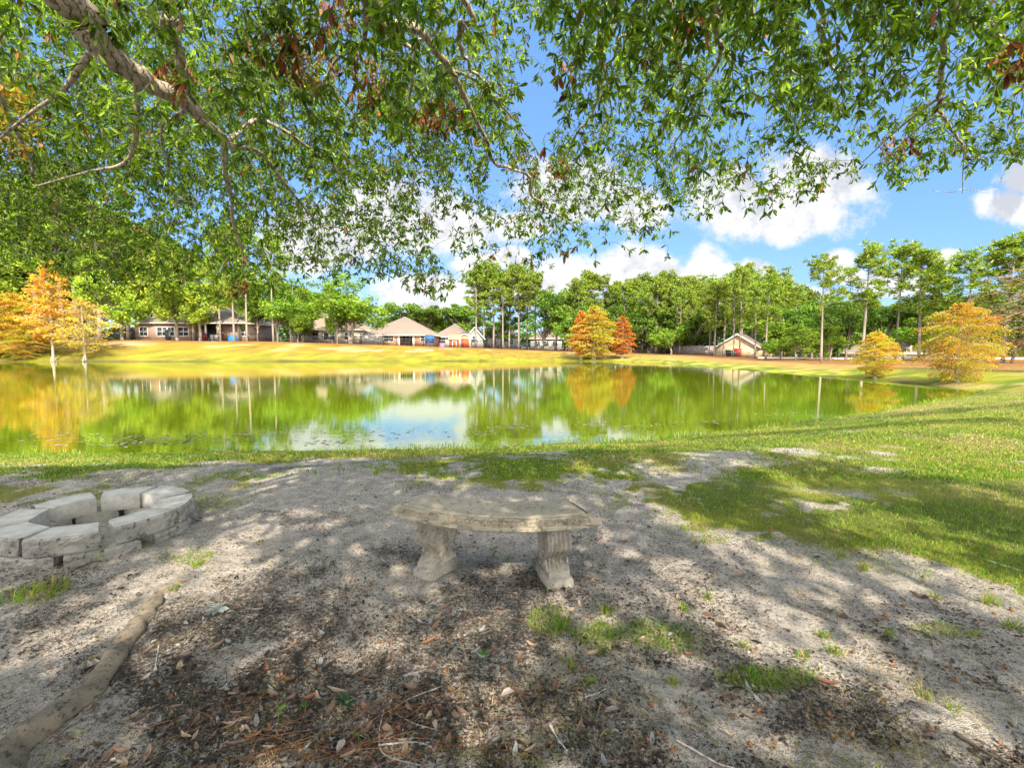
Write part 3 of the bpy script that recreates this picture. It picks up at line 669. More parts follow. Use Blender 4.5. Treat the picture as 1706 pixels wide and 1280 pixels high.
# ------------------------------------------------------------------ houses across the pond
M['brick_brown'] = brick_mat('brown brick', (0.26, 0.17, 0.125), (0.33, 0.22, 0.16), (0.4, 0.35, 0.3))
M['brick_orange'] = brick_mat('orange brick', (0.42, 0.20, 0.10), (0.50, 0.26, 0.14), (0.5, 0.4, 0.32))
M['brick_cream'] = brick_mat('cream brick', (0.48, 0.40, 0.30), (0.56, 0.47, 0.36), (0.5, 0.45, 0.4))
def shingle_mat(name, col):
    m, t, p = material(name, 0.95)
    co = t.node('ShaderNodeTexCoord').outputs['Object']
    n = t.noise(co, 1.1, 5, 0.65); w = t.noise(t.scaled(co, (3, 3, 14)), 1.0, 3)
    t.put(p.inputs['Base Color'], t.mix(t.math('ADD', t.math('MULTIPLY', n, 0.5), t.math('MULTIPLY', w, 0.5)), c4([x*0.68 for x in col]), c4([x*1.28 for x in col])))
    t.put(p.inputs['Normal'], t.bump(w, 1.0, 0.03)); return m
M['roof_grey'] = shingle_mat('weathered grey-brown shingles', (0.20, 0.16, 0.125)); M['roof_tan'] = shingle_mat('warm tan shingles', (0.25, 0.185, 0.125))
M['roof_pink'] = shingle_mat('pinkish tan shingles', (0.20, 0.155, 0.12)); M['roof_dark'] = shingle_mat('dark brown shingles', (0.13, 0.095, 0.075))
M['siding_grey'] = plain('grey green siding', (0.27, 0.285, 0.25), 0.8, 0.1, 1.0); M['siding_tan'] = plain('tan stucco', (0.42, 0.33, 0.21), 0.9, 0.12, 1.2)
M['siding_white'] = plain('white siding', (0.40, 0.39, 0.36), 0.8, 0.08, 1.0)
M['orange'] = plain('orange red barn paint', (0.50, 0.09, 0.02), 0.7, 0.12, 1.2); M['roof_orange'] = shingle_mat('tan orange barn roof', (0.60, 0.34, 0.12))
M['red'] = plain('red plastic', (0.62, 0.02, 0.02), 0.45, 0.1); M['blue'] = plain('blue plastic', (0.02, 0.14, 0.40), 0.5, 0.15)
M['bin_dark'] = plain('dark grey bin plastic', (0.035, 0.04, 0.045), 0.5, 0.2); M['pink'] = plain('pink plastic', (0.75, 0.12, 0.3), 0.5, 0.1)
M['white_plastic'] = plain('white plastic', (0.75, 0.75, 0.73), 0.5, 0.06)
M['fascia'] = plain('cream fascia board', (0.62, 0.57, 0.48), 0.7, 0.08, 1.0)

def px_x(px, Y): d = ray(px, HOR); return d[0]/d[1]*Y
def base_z(px, Y): return float(land(np.array([px_x(px, Y)]), np.array([Y]), False)[0])
def py_z(py, Y): return EYE + (HOR-py)*Y/FPX
def window(root, x, y, z, w, h, mat='white', grid=(2, 2)):
    mb = MB(); t = 0.09
    mb.box((x-w/2+t/2, y-0.03, z+h/2), (t, 0.10, h)); mb.box((x+w/2-t/2, y-0.03, z+h/2), (t, 0.10, h))
    mb.box((x, y-0.03, z+t/2), (w-2*t, 0.10, t)); mb.box((x, y-0.03, z+h-t/2), (w-2*t, 0.10, t))
    for i in range(1, grid[0]): mb.box((x-w/2+w*i/grid[0], y-0.02, z+h/2), (0.05, 0.07, h-2*t))
    for i in range(1, grid[1]): mb.box((x, y-0.02, z+h*i/grid[1]), (w-2*t, 0.06, 0.05))
    f = mb.build('window', M[mat], root); p = MB().box((x, y-0.008, z+h/2), (w-2*t, 0.03, h-2*t)).build('pane', M['glass'], f)
    return f
def hip(root, x0, x1, y0, y1, ze, zr, inset, mat, over=0.45, thick=0.16, ridge_y=None):
    x0 -= over; x1 += over; y0 -= over; y1 += over; ym = (y0+y1)/2 if ridge_y is None else ridge_y; a, b = x0+inset, x1-inset
    if a > b: a = b = (x0+x1)/2
    b = max(b, a+0.02)
    V = [(x0, y0, ze), (x1, y0, ze), (x1, y1, ze), (x0, y1, ze), (a, ym, zr), (b, ym, zr)]
    V += [(p[0], p[1], p[2]-thick) for p in V[:4]]
    mb = MB(); mb.add(V, [[0, 1, 5, 4], [2, 3, 4, 5], [6, 9, 8, 7]]); n0 = mb.n-len(V)
    mb.F.append(np.array([[1, 2, 5], [3, 0, 4]])+n0)
    r = mb.build('roof', M[mat], root)
    f = MB()
    f.box(((x0+x1)/2, y0-0.02, ze-0.12), (x1-x0, 0.05, 0.2)); f.box(((x0+x1)/2, y1+0.02, ze-0.12), (x1-x0, 0.05, 0.2))
    f.box((x0-0.02, (y0+y1)/2, ze-0.12), (0.05, y1-y0, 0.2)); f.box((x1+0.02, (y0+y1)/2, ze-0.12), (0.05, y1-y0, 0.2))
    f.build('fascia', M['fascia'], r); return r
def gable(root, x0, x1, y0, y1, ze, zr, mat, wall, trim='white', over=0.35, thick=0.14):
    """gable end facing the pond (-y)"""
    xm = (x0+x1)/2
    MB().poly([(x0, y0, ze), (x1, y0, ze), (xm, y0, zr-0.12)]).build('gable_wall', M[wall], root)
    s = (zr-ze)/(xm-x0); mb = MB(); tb = MB()
    for sg in (-1, 1):
        xe = xm+sg*(xm-x0+over); zz = ze-over*s
        A = [(xm, y0-over, zr), (xe, y0-over, zz), (xe, y1, zz), (xm, y1, zr)]
        V = A+[(p[0], p[1], p[2]-thick) for p in A]
        mb.add(V, [[0, 1, 2, 3], [7, 6, 5, 4], [0, 4, 5, 1], [1, 5, 6, 2], [2, 6, 7, 3]])
        B = [(xm, y0-over-0.02, zr-0.01), (xe, y0-over-0.02, zz-0.01), (xe, y0-over-0.02, zz-0.24), (xm, y0-over-0.02, zr-0.25)]
        V = B+[(p[0], p[1]-0.05, p[2]) for p in B]; tb.add(V, [[0, 1, 2, 3], [7, 6, 5, 4], [0, 4, 5, 1], [2, 6, 7, 3]])
    r = mb.build('roof', M[mat], root); tb.build('trim', M[trim], r); return r

# long brick house with a screened porch
def brick_house():
    Y = 85.5; zb = base_z(300, Y)-0.15; root = empty('brick_house', (px_x(310, Y), Y, zb)); ox = root.location.x
    X = lambda px: px_x(px, Y)-ox
    eh = py_z(538, Y)-zb
    w = MB(); w.box(((X(226)+X(321))/2, 5, eh/2), (X(321)-X(226), 10, eh)); w.box(((X(364)+X(408))/2, 5.6, eh/2), (X(408)-X(364), 8.8, eh))
    w.box(((X(321)+X(364))/2, 7.0, eh/2), (X(364)-X(321), 6.0, eh)); w.build('wall', M['brick_brown'], root)
    hip(root, X(226), X(408), 0, 12.5, eh, py_z(503, Y+6)-zb, (X(335)-X(226)), 'roof_grey') 
    for px, ww in ((241, 1.5), (272, 2.0), (286, 1.4), (307, 1.9)): window(root, X(px), 0, 0.9, ww, 1.65)
    d = MB().box((X(281.5), -0.05, 1.05), (1.0, 0.08, 2.1)).build('door', M['bin_dark'], root)
    MB().box((X(281.5)+0.35, -0.12, 1.0), (0.06, 0.06, 0.16)).build('handle', M['white'], d)
    window(root, X(402), 1.2, 0.9, 1.3, 1.5)
    for px in (322, 343, 363.5):
        MB().box((X(px), 0.2, (eh-0.1)/2), (0.4 if px != 343 else 0.14, 0.4, eh-0.1)).build('column', M['brick_cream' if px != 343 else 'white'], root)
    MB().box(((X(322)+X(363))/2, 3.95, eh/2), (X(361)-X(324), 0.06, eh-0.3)).build('porch_shade_sheet', M['dark'], root)  # near-black sheet before the back wall, its colour stands for the porch's shade
    tag(root, 'long brown brick house with screened porch behind the lime lawn trees', 'house')
brick_house()
# tan-roofed house
def tan_house():
    Y = 92; zb = base_z(545, Y)-0.1; root = empty('tan_roofed_house', (px_x(548, Y), Y, zb)); ox = root.location.x
    X = lambda px: px_x(px, Y)-ox; eh = py_z(549, Y)-zb
    w = MB(); w.box(((X(534)+X(598))/2, 5, eh/2), (X(598)-X(534), 10, eh)); w.box(((X(491)+X(534))/2, 6.5, eh/2), (X(534)-X(491), 7, eh)); w.build('wall', M['brick_cream'], root)
    hip(root, X(491), X(598), 0, 12, eh, py_z(522, Y+6)-zb, 6.2, 'roof_tan')
    for px, ww in ((549, 2.2), (516, 1.5), (580, 1.4)): window(root, X(px), 0 if px > 534 else 3.0, 0.85, ww, 1.5)
    for px in (492, 504.5, 533): MB().box((X(px), 0.15, (eh-0.1)/2), (0.55, 0.5, eh-0.1)).build('column', M['brick_cream'], root)
    d = MB().box((X(524), 2.95, 1.05), (1.0, 0.08, 2.1)).build('door', M['bin_dark'], root); MB().box((X(524)+0.35, 2.88, 1.0), (0.06, 0.06, 0.16)).build('handle', M['white'], d)
    tag(root, 'second house from the left, cream walls under a sunlit tan hip roof', 'house')
tan_house()
def orange_house():
    Y = 95; zb = base_z(660, Y)-0.1; root = empty('orange_brick_house', (px_x(662, Y), Y, zb)); ox = root.location.x
    X = lambda px: px_x(px, Y)-ox; eh = py_z(558, Y)-zb
    w = MB(); w.box(((X(606)+X(663))/2, 5, eh/2), (X(663)-X(606), 10, eh)); w.box(((X(690)+X(721))/2, 5, eh/2), (X(721)-X(690), 10, eh)); w.box(((X(663)+X(690))/2, 6.5, eh/2), (X(690)-X(663), 7, eh)); w.build('wall', M['brick_orange'], root)
    hip(root, X(606), X(721), 0, 13, eh, py_z(528, Y+6.5)-zb, (X(668)-X(606)), 'roof_pink')
    for px, ww, y in ((648, 2.0, 0), (671, 1.7, 3.0), (708, 1.8, 0)): window(root, X(px), y, 0.8, ww, 1.4)
    d = MB().box((X(683), 2.95, 1.05), (1.0, 0.08, 2.1)).build('door', M['bin_dark'], root); MB().box((X(683)+0.35, 2.88, 1.0), (0.06, 0.06, 0.16)).build('handle', M['white'], d)
    MB().box((X(664.5), 0.12, (eh-0.1)/2), (0.35, 0.3, eh-0.1)).build('column', M['white'], root); MB().box((X(689), 0.12, (eh-0.1)/2), (0.35, 0.3, eh-0.1)).build('column', M['white'], root)
    tag(root, 'orange brick house under a pointed pinkish tan hip roof', 'house')
orange_house()
def grey_house():
    Y = 102; zb = base_z(770, Y)-0.1; root = empty('grey_gabled_house', (px_x(770, Y), Y, zb)); ox = root.location.x
    X = lambda px: px_x(px, Y)-ox; eh = py_z(561, Y)-zb
    w = MB(); w.box(((X(722)+X(778))/2, 6, eh/2), (X(778)-X(722), 10, eh)); e2 = py_z(562, Y-3)-zb
    w.build('wall', M['siding_white'], root)
    MB().box(((X(780)+X(806))/2, 2, e2/2), (X(806)-X(780), 10, e2)).build('wing_wall', M['siding_grey'], root)
    hip(root, X(722), X(784), 1, 12, eh, py_z(539, Y+6)-zb, 5.0, 'roof_pink')
    gable(root, X(779), X(807), -3.02, 9, e2, py_z(545, Y-3)-zb, 'roof_dark', 'siding_grey')
    window(root, X(735), 1.0, 0.9, 1.6, 1.4); window(root, X(793), -3.0, 1.0, 1.3, 1.5)
    tag(root, 'grey house with a white-trimmed gable wing behind the orange barn shed', 'house')
grey_house()
def barn():
    Y = 91; zb = base_z(768, Y)-0.05; root = empty('barn_shed', (px_x(768, Y), Y, zb)); ox = root.location.x
    X = lambda px: px_x(px, Y)-ox; h = py_z(557, Y)-zb; x0, x1 = X(765.5), X(784); xm = (x0+x1)/2; hw = (x1-x0)/2; dpt = 3.4
    prof = [(-hw, 0), (-hw, h*0.62), (-hw*0.80, h*0.84), (-hw*0.45, h*0.955), (0, h), (hw*0.45, h*0.955), (hw*0.80, h*0.84), (hw, h*0.62), (hw, 0)]
    mb = MB(); n = len(prof); V = [(xm+a, 0, b) for a, b in prof]+[(xm+a, dpt, b) for a, b in prof]
    mb.F.append(np.array([list(range(n)), list(range(n, 2*n))[::-1]])); mb.V.append(np.array(V)); mb.C.append(np.ones((2*n, 3))); mb.n = 2*n
    mb.F.append(np.array([[i, n+i, n+i+1, i+1] for i in range(n-1)])); mb.build('wall', M['orange'], root)
    tr = MB(); tr.tube([(xm+a*1.02, -0.05, b*1.01) for a, b in prof], 0.09, 6); tr.build('trim', M['white'], root)
    d = MB(); d.box((xm, -0.06, h*0.36), (hw*1.5, 0.08, h*0.70)); dd = d.build('door', M['orange'], root)
    f = MB(); [f.box((xm+s*hw*0.78, -0.07, h*0.36), (0.10, 0.10, h*0.70)) for s in (-1, 1)]; f.box((xm, -0.07, h*0.735), (hw*1.64, 0.10, 0.10)); f.build('door_frame', M['white'], dd)
    # side wing under a low tan roof
    y0 = 0.5; xa, xb = X(748), x0-0.02; wh = h*0.60
    MB().box(((xa+xb)/2, y0+1.3, wh/2), (xb-xa, 2.6, wh)).build('wing_wall', M['orange'], root)
    V = [(xa-0.15, y0-0.25, wh), (xb, y0-0.25, wh), (xb, y0+1.3, h*0.96), (xa-0.15, y0+1.3, h*0.96), (xb, y0+2.8, wh), (xa-0.15, y0+2.8, wh)]; V += [(a, b, c-0.1) for a, b, c in V]
    r = MB(); r.add(V, [[0, 1, 2, 3], [3, 2, 4, 5], [6, 9, 8, 7], [9, 11, 10, 8], [0, 6, 7, 1], [5, 4, 10, 11]]); r.add([V[0], V[3], V[5]], [[0, 1, 2]]); r.build('roof', M['roof_orange'], root)
    sd = MB().box(((xa+xb)/2, y0-0.05, wh*0.46), ((xb-xa)*0.42, 0.06, wh*0.86)).build('side_door', M['white'], root)
    MB().box(((xa+xb)/2, y0-0.09, wh*0.46), ((xb-xa)*0.30, 0.04, wh*0.72)).build('panel', M['orange'], sd)
    tag(root, 'orange red barn shed with white trim and a rounded roof', 'shed')
barn()
def white_house(px0, px1, Y, ye, yr, label, name='white_house'):
    zb = base_z((px0+px1)/2, Y)-0.1; root = empty(name, (px_x((px0+px1)/2, Y), Y, zb)); ox = root.location.x
    X = lambda px: px_x(px, Y)-ox; eh = py_z(ye, Y)-zb
    MB().box((0, 4, eh/2), (X(px1)-X(px0), 8, eh)).build('wall', M['siding_white'], root)
    hip(root, X(px0), X(px1), 0, 8, eh, py_z(yr, Y+4)-zb, 3.5, 'roof_pink')
    wd = X(px1)-X(px0)
    for f in (0.22, 0.5, 0.78): window(root, -wd/2+wd*f, 0, 0.9, 1.3, 1.4)
    tag(root, label, 'house'); return root
white_house(812, 862, 113, 559, 545, 'white house glimpsed between the trunks behind the orange barn shed')
white_house(884, 936, 114, 564, 553, 'white house half hidden left of the golden cypress')
white_house(1126, 1192, 96, 578, 562, 'white house in the shade left of the tan gabled house')
white_house(1436, 1532, 78, 588, 568, 'low white house hidden behind the small round orange cypress')
def gabled_house():
    Y = 84; zb = base_z(1228, Y)-0.05; root = empty('gabled_house', (px_x(1226, Y), Y, zb), -0.66); ox = root.location.x
    X = lambda px: px_x(px, Y)-ox; eh = py_z(577, Y)-zb; x0, x1 = X(1194.5), X(1261)
    MB().box(((x0+x1)/2, 4.5, eh/2), (x1-x0, 9, eh)).build('wall', M['siding_tan'], root)
    gable(root, x0, x1, -0.003, 9, eh, py_z(556, Y)-zb, 'roof_dark', 'siding_tan')
    wg = MB().box(((x1+X(1275))/2, 5.5, eh*0.46), (X(1275)-x1-0.01, 5, eh*0.92)).build('wing_wall', M['siding_tan'], root)
    hip(root, x1+0.36, X(1276), 3.0, 8.0, eh*0.95, eh*1.25, 0.4, 'roof_dark', over=0.3)
    window(root, X(1268.5), 3.0, 0.9, 0.9, 1.2)
    tag(root, 'tan stucco house with a white-trimmed gable facing the pond', 'house')
    cols = [('bin_dark', 1214, 'dark bin left of the red bin by the tan gable wall', 0.9), ('bin_dark', 1224, 'dark bin touching the left side of the red bin', 0.8), ('red', 1229.5, 'red wheeled bin before the tan gable wall', 1.12), ('bin_dark', 1240, 'big dark bin right of the red bin by the tan gable wall', 0.95)]
    for mt, px, lb, s in cols:
        yb = Y-1.2-(px-1226)*-0.06; b = empty('wheeled_bin', (px_x(px, yb), yb, base_z(px, yb)), -0.66)
        mb = MB(); w0, w1, h = 0.34*s, 0.44*s, 1.15*s
        V = [(-w0, -w0, 0.06), (w0, -w0, 0.06), (w0, w0, 0.06), (-w0, w0, 0.06), (-w1, -w1, h), (w1, -w1, h), (w1, w1, h), (-w1, w1, h)]
        mb.add(V, [[0, 3, 2, 1], [4, 5, 6, 7], [0, 1, 5, 4], [1, 2, 6, 5], [2, 3, 7, 6], [3, 0, 4, 7]]); mb.build('body', M[mt], b)
        MB().box((0, -0.03, h+0.05), (w1*2.15, w1*2.2, 0.09)).build('lid', M[mt], b)
        wh = MB(); [wh.tube([(sx*w0-0.03, w0+0.02, 0.11), (sx*w0+0.03, w0+0.02, 0.11)], 0.11, 12) for sx in (-1, 1)]; wh.build('wheels', M['iron'], b)
        tag(b, lb, 'bin', 'bins by the tan gable wall')
gabled_house()

# fences
def fence_line(name, pts, h, label, style='iron', gap=0.16):
    """pts: (px, Y) corners of a fence standing on the land"""
    P = np.array([(px_x(p, y), y) for p, y in pts]); L = np.r_[0, np.cumsum(np.hypot(*np.diff(P, axis=0).T))]
    root = empty(name, (P[0][0], P[0][1], base_z(*pts[0]))); o = np.array(root.location)
    def g(s): x = np.interp(s, L, P[:, 0]); y = np.interp(s, L, P[:, 1]); return np.array([x, y, float(land(np.array([x]), np.array([y]), False)[0])])-o
    n = max(2, int(L[-1]/2.4)+1); S = np.linspace(0, L[-1], n)
    mat = {'iron': 'iron', 'wood': 'wood_grey', 'white': 'white'}[style]
    for s in S: MB().box(g(s)+np.array([0, 0, h/2+0.03]), (0.09, 0.09, h+0.12)).build('post', M[mat], root)
    rl = MB()
    for a, b in zip(S[:-1], S[1:]):
        for z in (0.15*h, 0.92*h): rl.tube([g(a)+np.array([0, 0.0, z]), g(b)+np.array([0, 0, z])], 0.03, 4)
    rl.build('rails', M[mat], root)
    pk = MB()
    for s in np.arange(gap/2, L[-1], gap):
        c = g(s)
        if style == 'iron': pk.box(c+np.array([0, -0.035, h*0.5]), (0.04, 0.025, h*0.98))
        else: pk.box(c+np.array([0, -0.05, h*0.5]), (gap*0.93, 0.025, h*(0.96+0.05*rng.random())))
    pk.build('pickets', M[mat], root)
    tag(root, label, 'fence')
fence_line('picket_fence', [(100, 87), (226, 85)], 1.7, 'thin metal picket fence left of the long brick house')
fence_line('picket_fence', [(320, 84.6), (366, 84.6)], 1.4, 'metal picket fence along the screened porch')
fence_line('picket_fence', [(412, 86), (520, 88.5), (602, 89)], 1.5, 'black picket fence before the second house')
fence_line('board_fence', [(600, 91), (638, 90.5)], 1.75, 'weathered grey board fence left of the orange brick house', 'wood', 0.2)
fence_line('picket_fence', [(638, 89), (720, 90), (800, 90), (960, 94)], 1.5, 'long black picket fence from the orange brick house to the golden cypress')
fence_line('board_fence', [(1052, 99), (1122, 97)], 1.9, 'grey board fence in the shade under the long row of pines', 'wood', 0.2)
fence_line('board_fence', [(1122, 93), (1190, 90)], 1.8, 'pale grey board fence before the white house', 'wood', 0.2)
# street behind the right bank
def street():
    Ps = [(1262, 71), (1330, 68), (1420, 66), (1560, 62), (1760, 58)]
    C_ = np.array([(px_x(p, y), y) for p, y in Ps]); C_ = smooth_path(C_, 30)
    mb = MB(); kb = MB(); V = []
    for x, y in C_:
        for dy in (-0.0, 4.0):
            V.append((x, y+dy, float(land(np.array([x]), np.array([y+dy]), False)[0])+0.06))
    n = len(C_); mb.add(V, [[2*i, 2*i+2, 2*i+3, 2*i+1] for i in range(n-1)])
    m = plain('grey asphalt', (0.16, 0.155, 0.15), 0.9, 0.15, 2.0); o = mb.build('road', m); o['kind'] = 'structure'
    kc = plain('concrete kerb', (0.55, 0.52, 0.47), 0.9, 0.1)
    for i in range(n-1):
        a, b = np.array(V[2*i]), np.array(V[2*i+2]); q = [a+[0, -0.35, -0.3], b+[0, -0.35, -0.3], b+[0, -0.002, -0.3], a+[0, -0.002, -0.3]]; up = [p+np.array([0, 0, 0.44]) for p in q]
        kb.add(q+up, [[4, 5, 6, 7], [0, 1, 5, 4], [2, 3, 7, 6]])
    k = kb.build('kerb', kc); k['kind'] = 'structure'
street()
# small things in the yards
def small(name, label, cat, px, Y, parts):
    r = empty(name, (px_x(px, Y), Y, base_z(px, Y)))
    for nm, mb, mt in parts: mb.build(nm, M[mt], r)
    tag(r, label, cat); return r
def chair_parts(mt, s=1.0):
    st = MB().box((0, 0, 0.42*s), (0.55*s, 0.5*s, 0.05*s)); bk = MB()
    for i in range(5): bk.box((-0.22*s+0.11*s*i, 0.26*s+0.04*s, 0.78*s), (0.09*s, 0.03*s, 0.7*s))
    lg = MB(); [lg.box((sx*0.25*s, sy*0.22*s, 0.2*s), (0.06*s, 0.06*s, 0.4*s)) for sx in (-1, 1) for sy in (-1, 1)]
    ar = MB(); [ar.box((sx*0.31*s, 0, 0.62*s), (0.07*s, 0.55*s, 0.03*s)) for sx in (-1, 1)]
    return [('seat', st, mt), ('backrest', bk, mt), ('armrests', ar, mt), ('legs', lg, mt)]
small('lawn_chair', 'red slatted lawn chair by the porch of the long brick house', 'chair', 341, 85.0, chair_parts('red', 1.1))
small('lawn_chair', 'white lawn chair inside the porch fence, right of the red chair', 'chair', 352, 85.1, chair_parts('white_plastic', 1.0))
small('lawn_chair', 'white lawn chair nearest the porch column', 'chair', 358.5, 85.1, chair_parts('white_plastic', 1.0))
def cover():
    mb = MB(); th = np.linspace(0, 2*PI, 25)[:-1]; rings = [(.72, 0.02), (.75, 0.35), (.7, 0.75), (.52, 1.0), (.25, 1.1), (0.02, 1.12)]
    V = [(a*math.cos(t)*(1+0.05*math.sin(5*t)), 0.7*a*math.sin(t)*(1+0.05*math.sin(5*t)), z) for a, z in rings for t in th]
    F = [[i*24+j, i*24+(j+1) % 24, (i+1)*24+(j+1) % 24, (i+1)*24+j] for i in range(5) for j in range(24)]
    mb.add(V, F); return mb
small('covered_grill', 'bright blue tarpaulin cover at the right end of the long brick house', 'cover', 388, 85.0, [('cover', cover(), 'blue')])
def tramp():
    fr = MB(); th = np.linspace(0, 2*PI, 33); r = 0.85
    for z in (0.75, 2.1): fr.tube([(r*math.cos(t), r*math.sin(t), z) for t in th], 0.045, 6, cap=False)
    for k in range(8): a = k*PI/4; fr.tube([(r*math.cos(a), r*math.sin(a), 0), (r*math.cos(a), r*math.sin(a), 2.1)], 0.035, 6)
    sk = MB(); V = [(r*1.01*math.cos(t), r*1.01*math.sin(t), z) for z in (0.42, 0.8) for t in th]; sk.add(V, [[i, i+1, 33+i+1, 33+i] for i in range(32)])
    bed = MB(); bed.poly([(r*0.97*math.cos(t), r*0.97*math.sin(t), 0.76) for t in th[:-1]])
    nt = MB()
    for k in range(48): a = k*PI/24; nt.tube([(r*0.97*math.cos(a), r*0.97*math.sin(a), 0.8), (r*0.97*math.cos(a), r*0.97*math.sin(a), 2.05)], 0.022, 4)
    return [('frame', fr, 'iron'), ('pad_skirt', sk, 'blue'), ('jumping_bed', bed, 'bin_dark'), ('safety_net', nt, 'blue')]
small('trampoline', 'blue netted trampoline beside the orange brick house', 'trampoline', 716, 91.5, tramp())
small('toy_slide', 'small pink toy slide left of the orange barn shed', 'toy', 737, 88.3, [('chute', MB().add([(-0.3, 0, 0.7), (0.3, 0, 0.7), (0.3, -1.0, 0.05), (-0.3, -1.0, 0.05), (-0.3, 0.1, 0.62), (0.3, 0.1, 0.62), (0.3, -1.0, 0), (-0.3, -1.0, 0)], [[0, 1, 2, 3], [7, 6, 5, 4], [0, 3, 7, 4], [1, 5, 6, 2]]), 'pink'), ('ladder', MB().box((0, 0.25, 0.35), (0.5, 0.3, 0.7)), 'white_plastic')])
# ------------------------------------------------------------------ the oak overhead
OAK = np.array([-3.3, -2.0, 0.0]); oak = empty('oak_tree', OAK)
tag(oak, 'great spreading oak whose leafy limbs hang over the bench and pond edge', 'tree')
def to_oak(o): o.parent = oak; o.matrix_parent_inverse = Matrix.Translation(Vector(-OAK)); return o
def limb_mat():
    m, t, p = material('banded grey oak bark', 0.9)
    co = t.node('ShaderNodeTexCoord').outputs['Object']
    n = t.noise(co, 14, 5, 0.65); n2 = t.noise(co, 60, 4, 0.65)
    w = t.node('ShaderNodeTexWave', wave_type='BANDS', bands_direction='DIAGONAL'); t.l.new(co, w.inputs['Vector']); w.inputs['Scale'].default_value = 9; w.inputs['Distortion'].default_value = 7; w.inputs['Detail'].default_value = 4; w.inputs['Detail Scale'].default_value = 2.5
    c = t.mix(t.ss(n, 0.3, 0.7), (0.50, 0.42, 0.32, 1), (0.25, 0.205, 0.155, 1))
    c = t.mix(t.ss(w.outputs[0], 0.10, 0.0, 0, 0.85), c, (0.06, 0.045, 0.035, 1))
    c = t.mix(t.ss(n2, 0.6, 0.72, 0, 0.6), c, (0.10, 0.085, 0.07, 1))
    t.put(p.inputs['Base Color'], c); h = t.math('ADD', t.math('MULTIPLY', t.ss(w.outputs[0], 0.0, 0.15), 0.6), n2); t.put(p.inputs['Normal'], t.bump(h, 1.0, 0.006)); return m
M['limb'] = limb_mat()
# limbs: (photo column, row, depth, radius); the off-frame end runs back to the trunk
LIMBS = [
 [(80,-30,2.3,.075),(140,40,2.5,.068),(180,90,2.7,.060),(240,130,3.0,.052),(300,165,3.3,.043),(340,200,3.6,.034),(372,235,3.9,.025),(378,300,4.4,.018),(388,370,5.0,.013),(405,440,5.6,.006)],
 [(240,-40,2.7,.032),(268,30,2.9,.028),(290,70,3.1,.025),(310,140,3.4,.022),(345,200,3.62,.018)],
 [(590,-40,2.6,.045),(610,12,2.8,.038),(632,38,2.9,.034),(690,45,3.1,.026),(720,75,3.3,.022),(750,115,3.6,.020),(780,170,4.0,.018),(810,230,4.5,.016),(822,270,4.8,.015),(850,283,5.0,.014),(878,290,5.2,.013),(885,320,5.5,.011),(905,340,5.7,.010),(940,365,6.1,.007),(985,395,6.6,.004)],
 [(755,-30,3.2,.020),(765,40,3.5,.017),(772,90,3.9,.014),(800,125,4.3,.010),(850,170,4.9,.006)],
 [(704,-30,3.4,.014),(692,75,3.8,.012),(685,151,4.3,.011),(680,214,4.8,.009),(692,277,5.3,.007),(690,330,5.8,.004)],
 [(1009,-30,3.2,.015),(1000,54,3.5,.014),(1001,86,3.7,.013),(999,129,4.0,.012),(987,191,4.5,.010),(962,216,4.8,.008),(943,264,5.3,.005)],
 [(1053,-30,3.1,.011),(1032,65,3.5,.010),(1016,108,3.8,.008),(1001,135,4.0,.007)],
 [(1098,-30,3.2,.014),(1118,49,3.6,.013),(1134,102,4.0,.011),(1150,151,4.4,.008),(1188,200,4.9,.005)],
 [(1176,-30,3.0,.019),(1188,27,3.2,.017),(1196,62,3.4,.015),(1200,89,3.6,.013),(1161,167,4.2,.010),(1134,224,4.8,.008),(1118,251,5.1,.006),(1064,291,5.7,.004)],
 [(1354,-30,3.0,.015),(1365,43,3.3,.013),(1381,99,3.7,.011),(1397,134,4.0,.009),(1397,192,4.5,.006)],
 [(1583,-30,2.9,.021),(1573,53,3.2,.018),(1568,128,3.6,.016),(1564,160,3.8,.014),(1571,192,4.1,.012),(1606,241,4.5,.009),(1638,275,4.9,.006)],
 [(1595,-20,3.1,.012),(1651,35,3.5,.010),(1688,75,3.8,.008),(1740,120,4.2,.006)],
 [(1235,-30,3.3,.012),(1250,61,3.7,.010),(1277,91,4.0,.009),(1325,123,4.3,.008),(1368,150,4.6,.006)],
 [(-60,-20,2.8,.02),(-30,90,3.2,.017),(20,200,3.7,.014),(60,300,4.4,.010),(110,390,5.3,.006)],
]
